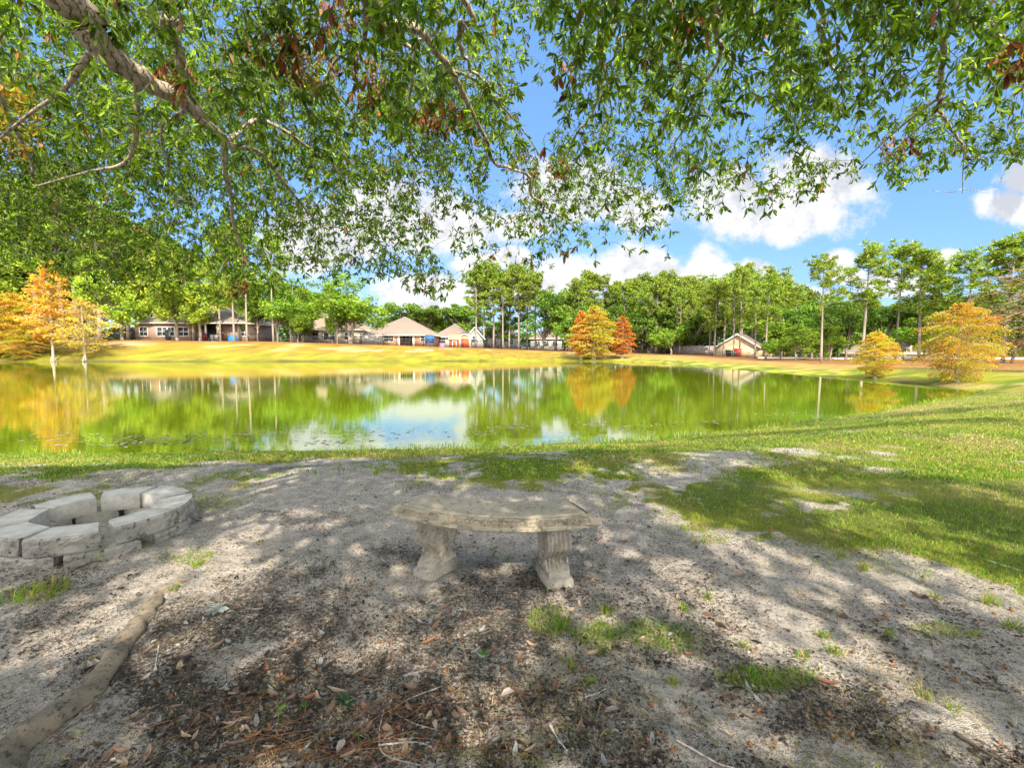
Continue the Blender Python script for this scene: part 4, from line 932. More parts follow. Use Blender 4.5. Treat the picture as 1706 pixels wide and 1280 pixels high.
SUBS = [
 [(148,92,2.65,.018),(105,150,3.0,.014),(55,185,3.2,.011),(0,230,3.5,.008)],
 [(228,132,3.0,.019),(228,200,3.2,.016),(222,250,3.4,.013),(200,275,3.6,.011),(150,285,3.8,.008),(60,310,4.2,.005)],
 [(372,238,3.9,.021),(400,219,4.1,.019),(430,199,4.3,.017),(480,221,4.6,.014),(531,259,5.0,.011),(556,277,5.2,.009),(581,317,5.6,.006)],
 [(374,240,3.9,.022),(405,245,4.1,.020),(435,255,4.4,.018),(455,279,4.7,.016),(493,329,5.2,.013),(531,370,5.8,.009),(566,379,6.1,.006)],
 [(316,180,3.4,.014),(290,195,3.5,.012),(268,220,3.7,.009),(285,290,4.4,.006),(300,370,5.2,.004)],
 [(632,40,2.9,.015),(655,60,3.0,.013),(690,82,3.1,.010)],
 [(608,15,2.8,.018),(604,70,3.0,.012),(560,100,3.3,.009),(548,140,3.6,.007),(590,190,4.2,.006),(640,260,5.0,.004)],
 [(1564,163,3.8,.009),(1504,208,4.3,.007),(1437,270,5.0,.004)],
 [(1571,192,4.1,.008),(1540,205,4.3,.006),(1480,260,4.9,.004)],
 [(1607,241,4.5,.006),(1604,290,4.9,.004),(1604,322,5.2,.0025)],
 [(1604,314,5.15,.003),(1585,320,5.15,.0025),(1553,317,5.2,.0015)],
 [(1604,314,5.15,.003),(1640,319,5.2,.0025),(1662,314,5.25,.0015)],
 [(1001,86,3.7,.009),(1012,140,4.1,.007),(1020,190,4.6,.005)],
 [(750,115,3.6,.012),(800,140,4.0,.009),(870,215,4.8,.006),(900,260,5.3,.004)],
]
def nearer(L): return [(x, y, 2.3+(Y-2.3)*.66, r*(1-.12*min(1, (Y-2.3)/3))) for x, y, Y, r in L]
LIMBS = [nearer(L) for L in LIMBS]; SUBS = [nearer(L) for L in SUBS]
trunk_top = np.array([-3.15, -1.8, 2.7])
tb = MB()
a_ = np.linspace(0, 1, 16); tb.tube(np.c_[OAK[0]+0.15*a_, OAK[1]+0.2*a_, -0.1+2.9*a_], 0.27+0.30*np.exp(-a_*9)-0.03*a_, 20)
for k in range(6):
    an = k*1.05+0.3; tb.tube([OAK+np.array([math.cos(an)*.15, math.sin(an)*.15, .6]), OAK+np.array([math.cos(an)*.4, math.sin(an)*.4, .12]), OAK+np.array([math.cos(an)*.95, math.sin(an)*.95, -.08])], [.16, .15, .06], 10)
to_oak(tb.build('trunk', M['limb'], smooth=True))
NODES = []; 
for i, L in enumerate(LIMBS):
    P = [np.r_[at(x, y, Y), r] for x, y, Y, r in L]
    f = P[0]; mid = trunk_top*0.45 + f[:3]*0.55; mid[2] = max(f[2], trunk_top[2])*0.6+0.4*f[2]+0.55
    q = [np.r_[trunk_top, min(0.16, f[3]*2.6+.02)], np.r_[mid, f[3]*1.7+.006]] + P
    q = smooth_path(q, 60); q[:, :3] += np.c_[fbm(np.arange(60)*.35+i*9, np.full(60, i*3.), 3)-.5, fbm(np.arange(60)*.35+i*9, np.full(60, i*3.+50), 3)-.5, fbm(np.arange(60)*.35+i*9, np.full(60, i*3.+90), 3)-.5]*0.07*np.linspace(0, 1, 60)[:, None]
    rr = q[:, 3]*(1+0.18*(fbm(np.arange(60)*1.1, np.full(60, i*7.), 2)-.5)); to_oak(MB().tube(q[:, :3], rr, 14 if L[0][3] > .03 else 9).build('limb', M['limb'], smooth=True))
    NODES.append(q)
for i, L in enumerate(SUBS):
    q = smooth_path([np.r_[at(x, y, Y), r] for x, y, Y, r in L], 26); to_oak(MB().tube(q[:, :3], q[:, 3], 8).build('branch', M['limb'], smooth=True)); NODES.append(q)
# where the leaves hang, as seen from the bench side: lower fringe of the crown (photo pixels) and the sky gaps in it
FR = np.array([(-200,430),(0,425),(60,440),(100,452),(150,462),(200,468),(300,482),(420,492),(470,462),(520,446),(580,452),(640,458),(700,484),(735,492),(752,476),(775,452),(830,446),(862,432),(905,450),(935,428),(1000,414),(1060,408),(1098,432),(1110,442),(1116,372),(1085,340),(1120,350),(1160,352),(1190,356),(1215,330),(1240,322),(1275,336),(1310,336),(1345,304),(1400,292),(1460,288),(1500,296),(1540,292),(1580,276),(1640,262),(1706,244),(1900,230)], float)
GAPS = [(900,150,42,110,.97),(838,300,36,56,.85),(760,330,26,60,.6),(1420,100,40,80,.35),(1455,200,60,36,.55),(1230,190,60,40,.5),(960,170,40,60,.55),(1060,190,60,50,.35),(55,60,40,40,.6),(470,190,50,34,.45),(355,320,30,26,.6),(560,120,60,20,.3),(1290,260,40,30,.6),(1350,230,50,30,.35),(165,130,24,30,.5),(1600,300,60,40,.9),(1690,40,30,40,.3),(1490,150,34,24,.5),(700,300,40,40,.5),(1180,300,20,30,.5),(870,60,30,60,.7),(620,330,40,30,.4),(1540,100,40,60,.3),(240,340,30,30,.4)]
def canopy_ok(px, py):
    fr = np.interp(px, FR[:, 0], FR[:, 1]); p = sstep(6, -14, py-fr)
    thin = sstep(1120, 1250, px)*0.05
    den = fbm(px*0.012, py*0.013, 4)*0.62 + fbm(px*0.034+9, py*0.036, 3)*0.38; p = p*(0.12+0.88*sstep(0.28+thin, 0.44+thin, den + 0.03*sstep(800, 200, px)))
    for (x, y, rx, ry, s) in GAPS:
        p = p*(1-s*sstep(1.25, 0.6, ((px-x)/rx)**2+((py-y)/ry)**2))
    p = p*(0.52+0.40*sstep(860, 700, px)*sstep(60, 140, py)-0.12*sstep(640, 500, px)*sstep(300, 390, py))
    p = p*(1-0.30*sstep(170, 60, py)*sstep(420, 560, px))
    return p
def ground_shadow(P):
    s = (P[:, 2])/sun_to[2]; return P[:, 0]-sun_to[0]*s, P[:, 1]-sun_to[1]*s
N0 = 120000
px = rng.uniform(-260, 1960, N0); py = rng.uniform(-150, 500, N0)
dep = 2.7 + 2.5*np.clip(py, 0, 480)/480 + rng.normal(size=N0)*0.5 + (rng.random(N0)**2.0)*2.8*sstep(470, 300, py)
dep = np.clip(dep, 2.3+0.3*rng.random(N0), 8.0)
keep = rng.random(N0) < canopy_ok(px, py)
T = np.array([at(a, b, c) for a, b, c in zip(px[keep], py[keep], dep[keep])])
gx, gy = ground_shadow(T); keep2 = (lit(gx, gy) < 0.5) | (rng.random(len(T)) < 0.16) | (pond_dist(gx, gy) < -0.2); T = T[keep2][:15200]
print('canopy targets', len(T))
base = np.concatenate(NODES); nodes = base[:, :3]; nrad = base[:, 3]
d0 = np.array([np.min(((nodes-p)**2).sum(1)) for p in T]); T = T[np.argsort(d0)]
cap = 190000; NP = np.empty((cap, 3)); NR = np.empty(cap); nn = len(nodes); NP[:nn] = nodes; NR[:nn] = nrad
tw = MB(); leaves_P = []; leaves_D = []; leaves_N = []
def perp(d): 
    r = rng.normal(size=3); v = np.cross(d, r); return v/(np.linalg.norm(v)+1e-9)
from mathutils.kdtree import KDTree
for it, p in enumerate(T):
    if it % 1200 == 0:
        kd = KDTree(nn); [kd.insert(q, i) for i, q in enumerate(NP[:nn])]; kd.balance(); n_old = nn
    _c, k, L = kd.find(p)
    if nn > n_old:
        dd = ((NP[n_old:nn]-p)**2).sum(1); k2 = int(np.argmin(dd))
        if dd[k2] < L*L: k = n_old+k2; L = math.sqrt(dd[k2])
    s = NP[k]
    if L < 0.03: L = 0.03
    mid = (s+p)/2 + np.array([0, 0, 0.10*L]) + rng.normal(size=3)*0.05*L
    tip = p + np.array([rng.normal()*0.05, rng.normal()*0.05, -0.05-0.10*rng.random()])
    n = 5 if L < .5 else 8
    path = smooth_path([s, mid, p, tip], n); r0 = min(NR[k]*0.85, 0.0026+0.0045*min(L, 1.2)); rad = np.linspace(r0, 0.0016, n)
    tw.tube(path, rad, 4 if L < .8 else 5, cap=False)
    if nn+n < cap: NP[nn:nn+n-1] = path[1:]; NR[nn:nn+n-1] = rad[1:]; nn += n-1
    Lt = min(L+0.12, 0.42); dirn = path[-1]-path[-2]; dirn /= np.linalg.norm(dirn)+1e-9
    nl = int(9 + 5*rng.random() + 11*Lt)
    u = 1-(rng.random(nl)**1.6)*Lt/(L+0.12); u[:7] = 1-rng.random(7)*0.03
    q = np.clip(u, 0, 1)*(n-1); i0 = np.minimum(q.astype(int), n-2); f = (q-i0)[:, None]; B = path[i0]*(1-f)+path[i0+1]*f
    for b in B:
        out = perp(dirn); D = dirn*(0.45+0.4*rng.random()) + out*0.85 + np.array([0, 0, -0.2]); D /= np.linalg.norm(D)
        leaves_P.append(b); leaves_D.append(D)
print('nodes', nn, 'leaves', len(leaves_P))
to_oak(tw.build('twigs', M['twig'])); 
OLEAF = [(0.078, 0.154, 0.009), (0.112, 0.206, 0.011), (0.163, 0.275, 0.015), (0.055, 0.115, 0.011), (0.224, 0.332, 0.02)]
def leaf_mesh(mb, P, D, L, W, cols, up=(0, 0, 1), curl=0.16):
    n = len(P); D = D/np.linalg.norm(D, axis=1)[:, None]
    N = np.asarray(up)[None] + rng.normal(size=(n, 3))*0.55; S = np.cross(D, N); S /= np.linalg.norm(S, axis=1)[:, None]+1e-9; N = np.cross(S, D)
    L = L[:, None]; W = W[:, None]; fold = (0.10+0.25*rng.random((n, 1)))*W; cu = (rng.random((n, 1))-0.25)*curl*L
    b = P; r1 = P+D*L*.38+S*W*.36+N*fold; r2 = P+D*L*.74+S*W*.46+N*(fold-cu*.4); t_ = P+D*L-N*cu; l2 = P+D*L*.74-S*W*.46+N*(fold-cu*.4); l1 = P+D*L*.38-S*W*.36+N*fold
    V = np.stack([b, r1, r2, t_, l2, l1], 1).reshape(-1, 3); i = np.arange(n)[:, None]*6
    mb.add(V, np.concatenate([i+np.array([[0, 1, 2, 3]]), i+np.array([[0, 3, 4, 5]])]), np.repeat(cols, 6, axis=0))
LP = np.array(leaves_P); LD = np.array(leaves_D); nL = len(LP)
cols = pal(nL, OLEAF, 0.2)
patch = fbm(LP[:, 0]*1.1, LP[:, 1]*1.1+LP[:, 2]*1.7, 3); cols *= (0.72+0.62*sstep(0.35, 0.65, patch))[:, None]
dead = np.zeros(nL, bool); lpx, lpy, _f = proj(LP[:, 0], LP[:, 1], LP[:, 2])
for (x, y, rx, ry, s) in [(290,120,30,40,.35),(520,95,50,50,.22),(610,130,30,50,.24),(460,70,50,34,.12),(395,478,26,16,.35),(730,190,40,30,.25),(1150,40,30,30,.2),(1690,95,34,30,.4),(1490,240,40,20,.25),(940,120,20,20,.3),(900,270,50,30,.12),(960,420,40,16,.3),(560,20,40,30,.3)]:
    dead |= (((lpx-x)/rx)**2+((lpy-y)/ry)**2 < 1) & (rng.random(nL) < s)
dead |= rng.random(nL) < 0.006
yel = (((lpx-25)/45)**2+((lpy-195)/70)**2 < 1) & (rng.random(nL) < .4)
cols[yel] = pal(int(yel.sum()), [(0.45, 0.34, 0.03), (0.5, 0.3, 0.02)], 0.15)
lv = MB(); k = ~dead; leaf_mesh(lv, LP[k], LD[k], rng.uniform(0.034, 0.074, int(k.sum())), rng.uniform(0.012, 0.022, int(k.sum())), cols[k])
# the crown behind and above the camera, which shades the bench; it lets the sun through in the lit places
gN = 110000; GXs = rng.uniform(-11, 9.5, gN); GYs = rng.uniform(-2.5, 9.3, gN); hz = rng.uniform(3.2, 8.5, gN)
s_ = hz/sun_to[2]; Q = np.c_[GXs+sun_to[0]*s_, GYs+sun_to[1]*s_, hz]
dens = fbm(GXs*1.2+7, GYs*0.8, 4)
kk = (rng.random(gN) > lit(GXs, GYs)*1.06) & (rng.random(gN) < 0.45+0.55*sstep(0.30, 0.46, dens))
qx, qy, qf = proj(Q[:, 0], Q[:, 1], Q[:, 2]); vis = (qf > 0.2) & (qx > -350) & (qx < 2060) & (qy > -170)
kk &= ~vis; kk &= (np.hypot(Q[:, 0]+1, Q[:, 1]+2) < 15)
Q = Q[kk][:46000]; print('rear crown', len(Q)); nq = len(Q)
leaf_mesh(lv, Q, rand_dirs(nq), rng.uniform(0.15, 0.24, nq), rng.uniform(0.08, 0.11, nq), pal(nq, OLEAF, 0.2), curl=0.1)
to_oak(lv.build('foliage', M['oak_leaf']))
dl = MB(); nd = int(dead.sum()); LDd = LD[dead]+np.array([0, 0, -0.8]); leaf_mesh(dl, LP[dead], LDd, rng.uniform(0.05, 0.09, nd), rng.uniform(0.018, 0.03, nd), pal(nd, [(0.20, 0.06, 0.02), (0.28, 0.10, 0.03), (0.13, 0.04, 0.018)], 0.2), curl=0.4)
d_o = to_oak(dl.build('dead_leaves', M['dry_leaf'])); d_o['label'] = 'russet dead leaf clusters hanging among the green ones'
# sun-catching boughs that shade strips of the lawn on the right come from a second oak outside the frame
def side_oak():
    c = np.array([15.5, -1.0, 0]); root = empty('oak_tree', c); mb = MB(); n = 7000
    gx = np.r_[rng.uniform(5.0, 26, 5000), rng.uniform(19, 34, 2000)]; gy = np.r_[rng.normal(11.4, 0.45, 5000)+0.05*(gx[:5000]-8), rng.normal(20.0, 0.8, 2000)]
    hz = rng.uniform(4.5, 9, n); s = hz/sun_to[2]; Q = np.c_[gx+sun_to[0]*s, gy+sun_to[1]*s, hz]
    qx, qy, qf = proj(Q[:, 0], Q[:, 1], Q[:, 2]); k = ((qf < 0.2) | (qx > 1780)) & (rng.random(n) < sstep(0.35, 0.5, fbm(gx*0.6, gy*1.5, 3))+.15)
    Q = Q[k]; leaf_mesh(mb, Q-c, rand_dirs(len(Q)), rng.uniform(0.16, 0.26, len(Q)), rng.uniform(0.09, 0.13, len(Q)), pal(len(Q), OLEAF, 0.2), curl=.1)
    mb.build('foliage', M['oak_leaf'], root); t = MB().tube(smooth_path([(0, 0, -.1), (0.1, 0, 1.5), (0, .3, 3.2), (.4, 1.2, 6)], 12), np.linspace(.32, .08, 12), 14)
    for e in Q[::90]: t.tube(smooth_path([(0, .3, 3.2), (e-c)*.5+np.array([0, 0, 1.4]), e-c], 7), np.linspace(.07, .006, 7), 6, cap=False)
    t.build('trunk', M['limb'], root, True); tag(root, 'second oak standing off to the right of the lawn', 'tree')
side_oak()
# the exposed root at lower left
def oak_root():
    pts = [(-150,1420,.08),(-30,1300,.070),(30,1235,.062),(110,1180,.054),(165,1115,.047),(205,1065,.042),(240,1020,.042),(268,985,.034),(300,968,.02)]
    P = []
    for x, y, r in pts:
        q = on(x, y, 0.03); P.append(np.r_[q[0], q[1], 0.012 + float(land(np.array([q[0]]), np.array([q[1]]), False)[0]), r])
    P = [np.r_[OAK[0]+0.25, OAK[1]+0.4, 0.12, 0.16], np.r_[-2.1, 0.35, .04, .12]] + P
    q = smooth_path(P, 90); n = len(q); w = fbm(np.arange(n)*.16, np.full(n, 2.), 3)-.5; q[:, 0] += w*0.07; q[:, 2] += (fbm(np.arange(n)*.2, np.full(n, 9.), 2)-.5)*0.02
    q[-6:, 2] -= np.linspace(0, .05, 6)
    mb = MB().tube(q[:, :3], q[:, 3]*(1+.25*(fbm(np.arange(n)*.4, np.full(n, 5.), 2)-.5)), 18)
    V = mb.V[0]; cz = np.repeat(q[:, 2], 18); V[:, 2] = cz-.006+(V[:, 2]-cz)*.85; V += (fbm(V[:, 0]*16, V[:, 1]*16+V[:, 2]*30, 4)-.5)[:, None]*np.array([0.03, 0, 0.045]) + (fbm(V[:, 0]*60, V[:, 1]*60, 2)-.5)[:, None]*np.array([0, 0, 0.012])
    m = concrete_mat('grey weathered root bark', (0.25, 0.205, 0.15), (0.055, 0.045, 0.036), (0.20, 0.18, 0.12), 0.95, 1.6, 0.012)
    o = to_oak(mb.build('root', m, smooth=True)); o['label'] = 'bare weathered root breaking the sandy ground'
oak_root()

# ------------------------------------------------------------------ stone bench
M['bench'] = concrete_mat('weathered tan cast stone', (0.38, 0.33, 0.25), (0.075, 0.062, 0.048), (0.29, 0.27, 0.16), 0.6, 1.0, 0.005)
M['bench_leg'] = concrete_mat('stained grey cast stone', (0.37, 0.33, 0.27), (0.06, 0.052, 0.045), (0.26, 0.235, 0.175), 0.55, 1.5, 0.003)
M['bench_carve'] = concrete_mat('worn carved cast stone', (0.36, 0.30, 0.215), (0.06, 0.05, 0.04), (0.26, 0.24, 0.15), 0.7, 1.3, 0.003)
def stone_bench():
    SEAT = 0.43
    zq = float(land(np.array([-.1]), np.array([2.7]), False)[0]); A = on(645, 852, zq+.384); B = on(1003, 871, zq+.384); A = A[:2]; B = B[:2]
    Ro = 1.18; ch = B-A; c = np.linalg.norm(ch); mid = (A+B)/2; nrm = np.array([-ch[1], ch[0]])/c
    C_ = mid + nrm*math.sqrt(Ro*Ro-c*c/4); half = math.asin(c/2/Ro); a0 = math.atan2(mid[1]-C_[1], mid[0]-C_[0])
    zg = float(land(np.array([mid[0]]), np.array([mid[1]]), False)[0])
    root = empty('stone_bench', (mid[0], mid[1], zg)); off = np.array([mid[0], mid[1], zg])
    tag(root, 'weathered curved concrete bench on two scroll legs facing the pond', 'bench')
    Ri = Ro-0.385
    def W(r, a, z): return np.array([C_[0]+r*math.cos(a0+a), C_[1]+r*math.sin(a0+a), zg+z]) - off
    prof = [(Ri+.05, .352, .05), (Ro-.05, .352, .05), (Ro-.012, .360, .012), (Ro, .368, 0), (Ro, .384, 0), (Ro-.008, .392, .008), (Ro-.040, .420, .040), (Ro-.048, .427, .048), (Ro-.060, .4235, .060), (Ro-.066, .4225, .066), (Ro-.072, .430, .072), (Ro-.19, .431, .08), (Ri+.066, .430, .066), (Ri+.048, .427, .048), (Ri+.008, .392, .008), (Ri, .384, 0), (Ri, .368, 0), (Ri+.012, .360, .012)]
    na = 150; mb = MB(); V = []; sv = np.linspace(-1, 1, na)
    cracks = [(-0.53, 1), (0.12, 1), (0.46, 1)]
    for s in sv:
        for j, (r, z, ins) in enumerate(prof):
            a = s*(half - ins/Ro)
            w = sum(math.exp(-((s-cx-0.012*math.sin(z*90))/0.006)**2) for cx, _ in cracks)
            nz = (fbm(np.array([a*40]), np.array([r*14+z*30]), 3)[0]-.5)*0.007
            edge = -0.010*max(0, fbm(np.array([a*26+5]), np.array([z*20.]), 2)[0]-.58)*8 if 2 < j < 8 else 0
            rr = r + (nz if j < 9 else -nz) + edge - (0.016*w if 1 < j < 9 else 0)
            V.append(W(rr, a, z + (nz*.5 if 6 < j < 12 else 0) - (0.006*w if 6 < j < 10 else 0)))
    m = len(prof); F = [[i*m+j, (i+1)*m+j, (i+1)*m+(j+1) % m, i*m+(j+1) % m] for i in range(na-1) for j in range(m)]
    mb.add(V, F); mb.F.append(np.array([list(range(m)), [(na-1)*m+j for j in range(m)][::-1]]))
    seat = mb.build('seat', M['bench'], root, False)
    seat.data.polygons.foreach_set('use_smooth', np.ones(len(seat.data.polygons), bool)); md = seat.modifiers.new('edges', 'EDGE_SPLIT'); md.split_angle = R(38)
    # egg and dart frieze round the sloping edge
    cv = MB()
    def egg(cn, ax, up, nr):
        th = np.linspace(0, 2*PI, 19); ring = [cn + ax*0.021*math.cos(t) + up*0.0165*math.sin(t) + nr*0.001 for t in th]; cv.tube(ring, 0.0036, 5, cap=False)
        rows = []
        for q in (1.0, .7, .35, .02): rows += [cn + ax*0.012*q*math.cos(t) + up*0.0105*q*math.sin(t) + nr*(0.001+0.007*math.sqrt(max(0, 1-q*q))) for t in th[:-1]]
        cv.add(rows, [[i*18+j, i*18+(j+1) % 18, (i+1)*18+(j+1) % 18, (i+1)*18+j] for i in range(3) for j in range(18)])
    zc = 0.406; rc = Ro-0.023
    for k in range(-11, 12):
        a = k*0.052/Ro
        if abs(a) > half-0.045/Ro or abs(k) in (5,) : continue
        p = W(rc, a, zc); ax = W(rc, a+.01, zc)-p; ax /= np.linalg.norm(ax); rad = W(rc+.01, a, zc)-p; rad /= np.linalg.norm(rad); up = -rad*.707+np.array([0, 0, .707]); nr = rad*.707+np.array([0, 0, .707])
        egg(p, ax, up, nr)
        q = W(rc, a+0.026/Ro, zc); cv.tube([q-up*0.014, q+up*0.013+nr*0.001], [0.0036, 0.0015], 5)
    for sg in (-1, 1):
        for k in range(6):
            r = Ri+0.06+k*0.054; a = sg*(half-0.023/Ro); p = W(r, a, zc); ax = W(r+.01, a, zc)-p; ax /= np.linalg.norm(ax); ou = W(r, a+sg*.01, zc)-p; ou /= np.linalg.norm(ou)
            egg(p, ax, -ou*.707+np.array([0, 0, .707]), ou*.707+np.array([0, 0, .707]))
    for dz, rr_, ins in ((.391, Ro-.007, .006), (.424, Ro-.045, .045)): cv.tube([W(rr_, s*(half-ins/Ro), dz) for s in np.linspace(-1, 1, 60)], 0.003, 5)
    cv.build('carved_frieze', M['bench_carve'], seat, True)
    # legs
    def leg(aw):
        zs = np.r_[np.linspace(.062, .354, 44)]; ko = [(.355, .0), (.345, .006), (.33, .004), (.322, -.010), (.30, -.004), (.26, .016), (.22, .014), (.185, -.018), (.15, -.060), (.125, -.068), (.105, -.040), (.085, -.010), (.062, -.004)]
        kz = np.array([k[0] for k in ko])[::-1]; kv = np.array([k[1] for k in ko])[::-1]
        r_out = Ro-0.075; r_in = Ri+0.075; hw = 0.066; mb = MB(); V = []
        nt = 33; tt = np.linspace(-1, 1, nt)
        for z in zs:
            o = np.interp(z, kz, kv); fl = sstep(.085, .11, z)*sstep(.33, .315, z); wv = hw*(1-.10*sstep(.2, .12, z)+.06*sstep(.11, .08, z))
            prof_ = [(r_out+o - 0.018*fl*abs(math.sin(t*2.5*PI))**.7 - .006*(abs(t) > .97), t*wv) for t in tt]
            prof_ += [(r_out+o-.03, wv*1.0), ((r_out+r_in)/2, wv*.93), (r_in-o*.8+.03, wv)]
            prof_ += [(r_in-o*.8+.006*fl*abs(math.sin(t*2.5*PI)), t*wv) for t in tt[::-2]]
            prof_ += [(r_in-o*.8+.03, -wv), ((r_out+r_in)/2, -wv*.93), (r_out+o-.03, -wv)]
            for r, w in prof_:
                p = W(r, aw, z); tn = W(r, aw+.01, z)-p; tn /= np.linalg.norm(tn)
                V.append(p+tn*w)
        m = len(prof_); n = len(zs); mb.add(V, [[i*m+j, i*m+(j+1) % m, (i+1)*m+(j+1) % m, (i+1)*m+j] for i in range(n-1) for j in range(m)])
        lg = mb.build('leg', M['bench_leg'], root, True); lg.modifiers.new('edges', 'EDGE_SPLIT').split_angle = R(50)
        # plinth
        pb = MB(); V = []
        for z, ex in ((-.05, .012), (.045, .012), (.054, .008), (.063, -.004)):
            for r, w in ((r_out+ex, -hw-ex), (r_out+ex, hw+ex), (r_in-ex, hw+ex), (r_in-ex, -hw-ex)):
                p = W(r, aw, z); tn = W(r, aw+.01, z)-p; tn /= np.linalg.norm(tn); V.append(p+tn*w)
        pb.add(V, [[i*4+j, i*4+(j+1) % 4, (i+1)*4+(j+1) % 4, (i+1)*4+j] for i in range(3) for j in range(4)]); pb.F.append(np.array([[12, 13, 14, 15]]))
        pb.build('plinth', M['bench_leg'], lg)
        # carved scrolls on both cheeks
        sc = MB()
        for sg in (-1, 1):
            def S(r, z): 
                p = W(r, aw, z); tn = W(r, aw+.01, z)-p; tn /= np.linalg.norm(tn); return p+tn*(sg*hw*.965)
            for rim in (0, 1):
                sc.tube([S((r_out+np.interp(z, kz, kv)-.022) if rim == 0 else (r_in-np.interp(z, kz, kv)*.8+.022), z) for z in np.linspace(.085, .345, 30)], 0.0075, 6)
            for (cr, cz, r0, dr) in ((r_out-.07, .285, .036, 1), (r_in+.07, .285, .036, -1), ((r_out+r_in)/2, .20, .034, 1), (r_out-.085, .115, .028, -1), (r_in+.085, .115, .028, 1)):
                sc.tube([S(cr+dr*r0*(1-q*.8)*math.cos(q*3.4*PI+1), cz+r0*(1-q*.8)*math.sin(q*3.4*PI+1)) for q in np.linspace(0, 1, 34)], np.linspace(.0075, .005, 34), 6)
            for q in (-1, 0, 1): sc.tube([S((r_out+r_in)/2+q*.012, .235), S((r_out+r_in)/2+q*.03, .285), S((r_out+r_in)/2+q*.05, .325)], [.004, .008, .003], 6)
        sc.build('carved_scroll', M['bench_leg'], lg, True)
    leg(-half*0.64); leg(half*0.66)
stone_bench()

# ------------------------------------------------------------------ fire pit of loose blocks
M['block'] = concrete_mat('pale moulded concrete', (0.47, 0.44, 0.395), (0.26, 0.24, 0.215), (0.42, 0.395, 0.35), 0.35, 1.6, 0.003)
M['split'] = concrete_mat('dark split concrete face', (0.36, 0.335, 0.295), (0.045, 0.04, 0.036), (0.14, 0.125, 0.11), 1.0, 0.9, 0.018)
def block_mesh(seed, w=0.385, h=0.122, dp=0.22):
    nx, ny, nz = 8, 26, 10; bm = bmesh.new(); grid = {}
    r = np.random.default_rng(seed); sx, sy = r.random(2)*50
    def vert(i, j, k):
        if (i, j, k) in grid: return grid[(i, j, k)]
        u, t, q = i/nx, j/ny-.5, k/nz
        wid = w*(0.66+0.34*u) if u < .8 else w*(0.66+.34*.8+.34*(u-.8))
        x = -dp/2+dp*u; y = t*wid; z = h*q
        if i == nx:
            x += -0.055*max(0, abs(t)*2-.35)**1.5 + (fbm(np.array([y*24+sx]), np.array([z*30+sy]), 4)[0]-.45)*0.040*(0.35+.65*math.sin(PI*min(1, max(.08, q)))) - .010*(q in (0, 1))
        else:
            x += (fbm(np.array([y*24+sx]), np.array([z*30+sy]), 2)[0]-.5)*0.004
            if u > .7: x += -0.055*max(0, abs(t)*2-.35)**1.5*(u-.7)/.3
        ch = .004
        if j in (0, ny): y -= math.copysign(ch*(q in (0, 1)), t)
        if k == nz: z += (fbm(np.array([x*18+sx]), np.array([y*18]), 3)[0]-.5)*.004
        v = bm.verts.new((x, y, z)); grid[(i, j, k)] = v; return v
    def face(a, mt): f = bm.faces.new([vert(*p) for p in a]); f.material_index = mt
    for j in range(ny):
        for k in range(nz): face([(nx, j, k), (nx, j+1, k), (nx, j+1, k+1), (nx, j, k+1)], 1); face([(0, j, k), (0, j, k+1), (0, j+1, k+1), (0, j+1, k)], 0)
    for i in range(nx):
        for k in range(nz): face([(i, 0, k), (i+1, 0, k), (i+1, 0, k+1), (i, 0, k+1)], 1 if i > nx-3 else 0); face([(i, ny, k), (i, ny, k+1), (i+1, ny, k+1), (i+1, ny, k)], 1 if i > nx-3 else 0)
        for j in range(ny): face([(i, j, nz), (i+1, j, nz), (i+1, j+1, nz), (i, j+1, nz)], 0); face([(i, j, 0), (i, j+1, 0), (i+1, j+1, 0), (i+1, j, 0)], 0)
    me = bpy.data.meshes.new('block'); bm.to_mesh(me); bm.free(); me.materials.append(M['block']); me.materials.append(M['split']); return me
def fire_pit():
    meshes = [block_mesh(s) for s in (3, 8, 15)]
    C_ = np.array([-3.0, 3.4]); g = 'two rings of loose fire pit blocks'
    zg = float(land(np.array([C_[0]]), np.array([C_[1]]), False)[0])
    C_ = np.array([-3.00, 3.42]); Rm = 0.452; jr = np.random.default_rng(5)
    top = [(67, 'upper fire pit block at the back, right of the back block standing alone'), (22, 'upper fire pit block at the right end of the ring'), (-23, 'upper fire pit block at the front, right of the dark gap'), (-68, 'upper fire pit block at the front, left of the dark gap'),
           (-113, 'upper fire pit block cut by the left photo edge at the front'), (-158, 'upper fire pit block at the left end of the ring'), (155, 'upper fire pit block at the back, left of the open gap'), (111, 'upper fire pit block standing alone at the back of the ring')]
    bot = [(89, 'lower fire pit block under the lone back block'), (44, 'lower fire pit block at the right, under the end block'), (-1, 'lower fire pit block at the right front corner'), (-46, 'lower fire pit block in the middle of the front, grass growing against it'),
           (-91, 'lower fire pit block at the front cut by the left photo edge'), (-136, 'lower fire pit block half hidden at the left photo edge'), (179, 'lower fire pit block at the back left'), (134, 'lower fire pit block seen inside the ring through the back gap')]
    for lvl, ring in ((0, bot), (1, top)):
        for i, (an, lb) in enumerate(ring):
            a = R(an + jr.normal()*1.3); r = Rm + jr.normal()*0.007 + (0.012 if lvl == 0 else 0)
            o = bpy.data.objects.new('fire_pit_block', meshes[(i+lvl) % 3]); COL.objects.link(o)
            o.location = (C_[0]+r*math.cos(a), C_[1]+r*math.sin(a), zg - 0.058 + lvl*0.124); o.rotation_euler = (jr.normal()*0.006, jr.normal()*0.008, a + jr.normal()*0.03)
            tag(o, lb, 'block', g)
fire_pit()

